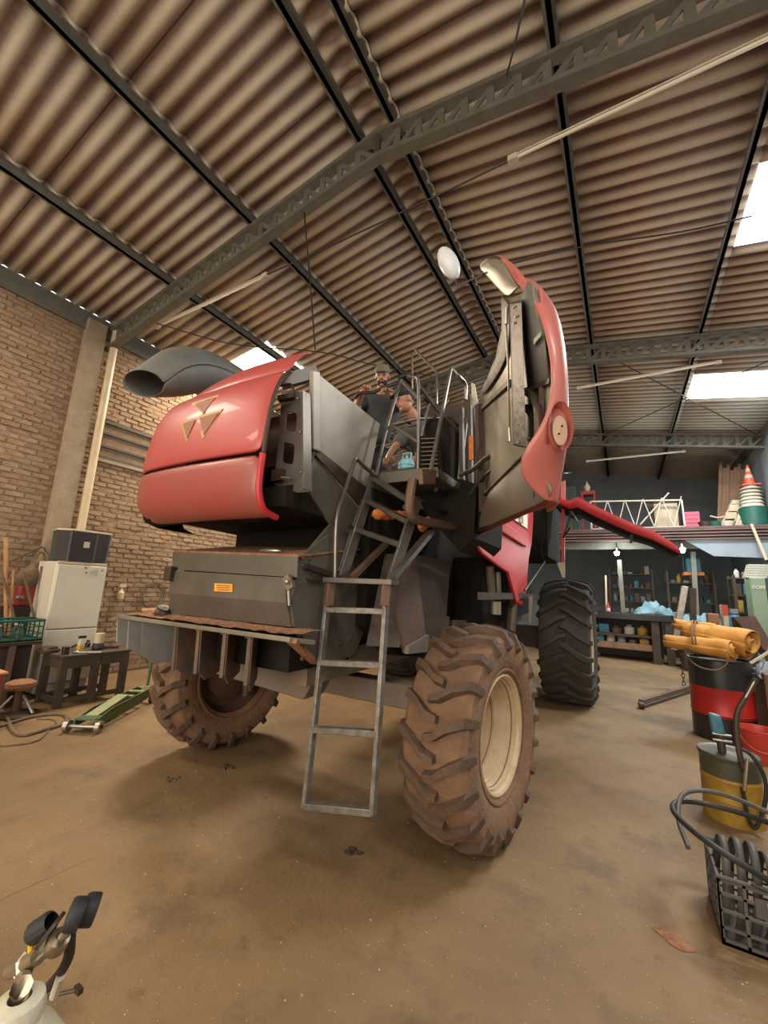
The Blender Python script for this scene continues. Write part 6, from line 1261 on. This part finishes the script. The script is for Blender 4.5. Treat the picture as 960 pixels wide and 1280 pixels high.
# shelving under the loft with jars and boxes
def shelf_unit(name, lab, x0, x1, y0, y1, levels, mt='dark_metal', h=2.3):
    t = thing(name, lab, 'shelf', ((x0 + x1) / 2, (y0 + y1) / 2, 0))
    for x in (x0, x1):
        for y_ in (y0, y1): MB().box(x - .025, x + .025, y_ - .025, y_ + .025, 0, h).build('upright', mt, t, smooth=False)
    for z in levels: MB().box(x0 - .02, x1 + .02, y0 - .02, y1 + .02, z - .03, z).build('shelf_board', mt, t, smooth=False)
    return t
shelf_unit('steel_shelf', 'dark steel shelf behind the workbench with jumbled parts', -.35, .75, 14.4, 14.9, (.5, 1.0, 1.45, 1.85, 2.25), h=2.4)
shelf_unit('steel_shelf', 'dark steel shelf behind the blue bottle and red cloth', 1.05, 2.05, 13.6, 14.1, (.5, 1.0, 1.5, 2.0), h=2.3)
shelf_unit('steel_shelf', 'cluttered shelf beside the pale green locker', 2.02, 2.5, 11.2, 11.7, (.5, 1.0, 1.35, 1.7, 2.05), h=2.1)
junk = []; rr = np.random.default_rng(11)
mats_j = [('paper', 'pale'), ('dark_metal', 'dark'), ('fin', 'rusty'), ('wood_old', 'brown'), ('drum_yellow', 'yellowish'), ('steel', 'shiny'), ('plaster', 'grey'), ('blue_box', 'blue'), ('dark_metal', 'blackish'), ('fin', 'rust-brown')]
def junk_row(x0, x1, y, z, n, where):
    for k in range(n):
        x = x0 + (x1 - x0) * (k + .5) / n; w_ = (x1 - x0) / n * .4; h_ = rr.uniform(.06, .26); mt, cn = mats_j[int(rr.integers(len(mats_j)))]
        kind = 'box' if rr.random() < .5 else 'can'
        if kind == 'box': o_ = MB().box(x - w_, x + w_, y, y + .2, z + .002, z + h_).build('parts_box', mt, smooth=False, bevel=.006)
        else: o_ = MB().lathe([(0, 0), (0, w_), (h_ * .7, w_), (h_ * .85, w_ * .5), (h_, w_ * .5), (h_, 0)], (x, y + .1, z + .002), (0, 0, 1), 12).build('parts_can', mt)
        tag(o_, '%s %s, %s from left on %s' % (cn, kind, ORD[k], where), kind, 'clutter on ' + where)
lv = ['lowest board', 'second board', 'third board', 'fourth board', 'top board']
for i_, z in enumerate((1.0, 1.45, 1.85, 2.25)): junk_row(-.3, .7, 14.45, z, 7, lv[i_] + ' behind the workbench')
for i_, z in enumerate((1.0, 1.5, 2.0)): junk_row(1.1, 2.0, 13.65, z, 6, lv[i_] + ' of the middle shelf')
for i_, z in enumerate((.5, 1.0, 1.35, 1.7, 2.05)): junk_row(2.04, 2.48, 11.22, z, 4, lv[i_] + ' beside the green locker')
junk_row(-1.2, .5, 12.4, .42, 7, 'the bottom board of the workbench'); junk_row(-1.2, .5, 12.4, .64, 6, 'the middle board of the workbench')
# blue case and other items hanging right of the lamp
sbox('blue_case', 'blue case with an orange base under the loft beside the lamp', 'case', 858, 698, 876, 709, 12.9, .4, 'blue_box', base=float(gy(860, 715, 12.9)[2]), extra=rows_z(2, 'blue_box'))
tb_ = thing('hanging_shelf', 'narrow hanging board carrying the blue case', 'shelf', gy(866, 717, 12.9)); z_b = float(gy(860, 715, 12.9)[2]); xa_, xb_ = float(gy(855, 715, 12.9)[0]), float(gy(880, 715, 12.9)[0])
MB().box(xa_, xb_, 12.88, 13.35, z_b - .08, z_b).build('board', 'rag', tb_, smooth=False)
for x in (xa_ + .02, xb_ - .02): MB().box(x - .01, x + .01, 13.1, 13.12, z_b, lz - .05).build('hanger', 'dark_metal', tb_, smooth=False)
# green locker, papers, board and boxes at right
t = sbox('green_locker', 'pale green steel locker at the right edge', 'locker', 937, 722, 966, 800, 10.6, .45, 'cabinet_green', base=0)
a = gy(946, 734, 10.58); text('FON', 'lettering', .09, 'white_ink', t, frame((a[0] + .03, 10.588, a[2]), (1, 0, 0), (0, 0, 1)), .001)
lk_top = float(gy(937, 722, 10.6)[2]); lx = float(gy(950, 722, 10.6)[0])
for k in range(6): tag(MB().hexa([Vector((lx - .2 + .015 * k + a_, 10.7 + b_, lk_top + .005 + .045 * k)) for a_, b_ in ((0, 0), (.34, .03), (.34, .25), (0, .22))], [Vector((lx - .2 + .015 * k + a_, 10.7 + b_, lk_top + .045 + .045 * k)) for a_, b_ in ((0, 0), (.34, .03), (.34, .25), (0, .22))]).build('paper_stack', 'paper', smooth=False), 'bundle of old papers on the green locker, %s from the bottom' % ORD[k], 'papers', 'papers on the green locker')
p0_ = [gy(u, v, 8.2) for u, v in ((916, 771), (944, 770), (962, 800), (958, 815))]; p1_ = [Vector(p) + Vector((.02, .25, -.12)) for p in p0_]
bt = thing('tilted_board', 'dark rusty board tilted over the boxes at the right', 'board', gy(945, 860, 8.2) * np.array([1, 1, 0])); MB().hexa(p0_, p1_).build('plate', 'brown_sheet', bt, smooth=False)
MB().beam(p0_[3], Vector((p0_[3][0] + .1, 8.4, 0)), .05, .05).build('support', 'fin', bt, smooth=False); MB().beam(p0_[0], Vector((p0_[0][0] + .15, 8.5, 0)), .04, .04).build('support', 'dark_metal', bt, smooth=False)
cup = thing('parts_bench', 'low dark parts bench behind the oil barrel', 'bench', (1.6, 10.1, 0)); MB().box(1.22, 2.0, 9.9, 10.4, 0, .95).build('body', 'dark_cab', cup, smooth=False); MB().box(1.18, 2.04, 9.86, 10.44, .95, .99).build('top', 'dark_metal', cup, smooth=False)
sbox('rusty_box', 'orange-brown metal box behind the canvas roll', 'box', 885, 767, 901, 785, 9.92, .3, 'soil', base=.992)
sbox('red_white_box', 'red and white carton beside the blue sheeting', 'box', 902, 756, 912, 780, 10.05, .25, 'white_plain', base=.992, extra=lambda t, x0, x1, y0, y1, z0, z1: MB().box(x0, x1, y0 - .006, y0, z1 - (z1 - z0) * .4, z1).build('red_panel', 'bucket_red', t, smooth=False))
c = Vector(gy(918, 775, 10.1)); c.z = .992; t = thing('blue_jug', 'blue tall bottle with pale cap behind the tilted board', 'bottle', c); MB().lathe([(0, 0), (0, .1), (.26, .1), (.32, .06), (.34, .05)], c, (0, 0, 1), 18).build('body', 'blue_box', t); MB().lathe([(.34, .07), (.42, .07), (.42, 0)], c, (0, 0, 1), 16).build('cap', 'plaster', t)
for (u, v, r, mt, lab) in ((950, 838, .09, 'plaster', 'grey rag heap right of the oil barrel'),): c = Vector(gy(u, v, 6.3)); tag(heap((c.x + .12, 6.3, c.z - .06), .16, .16, .2, 4, 12).build('rag_heap', mt, solid=.01), lab, 'rag')
tag(MB().box(1.26, 1.6, 6.1, 6.6, 0, .78).build('dark_tank', 'fin', smooth=False, bevel=.02), 'brown metal tank right of the oil barrel', 'tank')
tag(MB().beam(gy(938, 829, 5.9), gy(966, 812, 5.9), .04, .02).build('white_strip', 'white_plain', smooth=False), 'white strip sticking in from the right edge above the barrel', 'strip')

for o in bpy.data.objects:
    if '_w' in o: del o['_w']
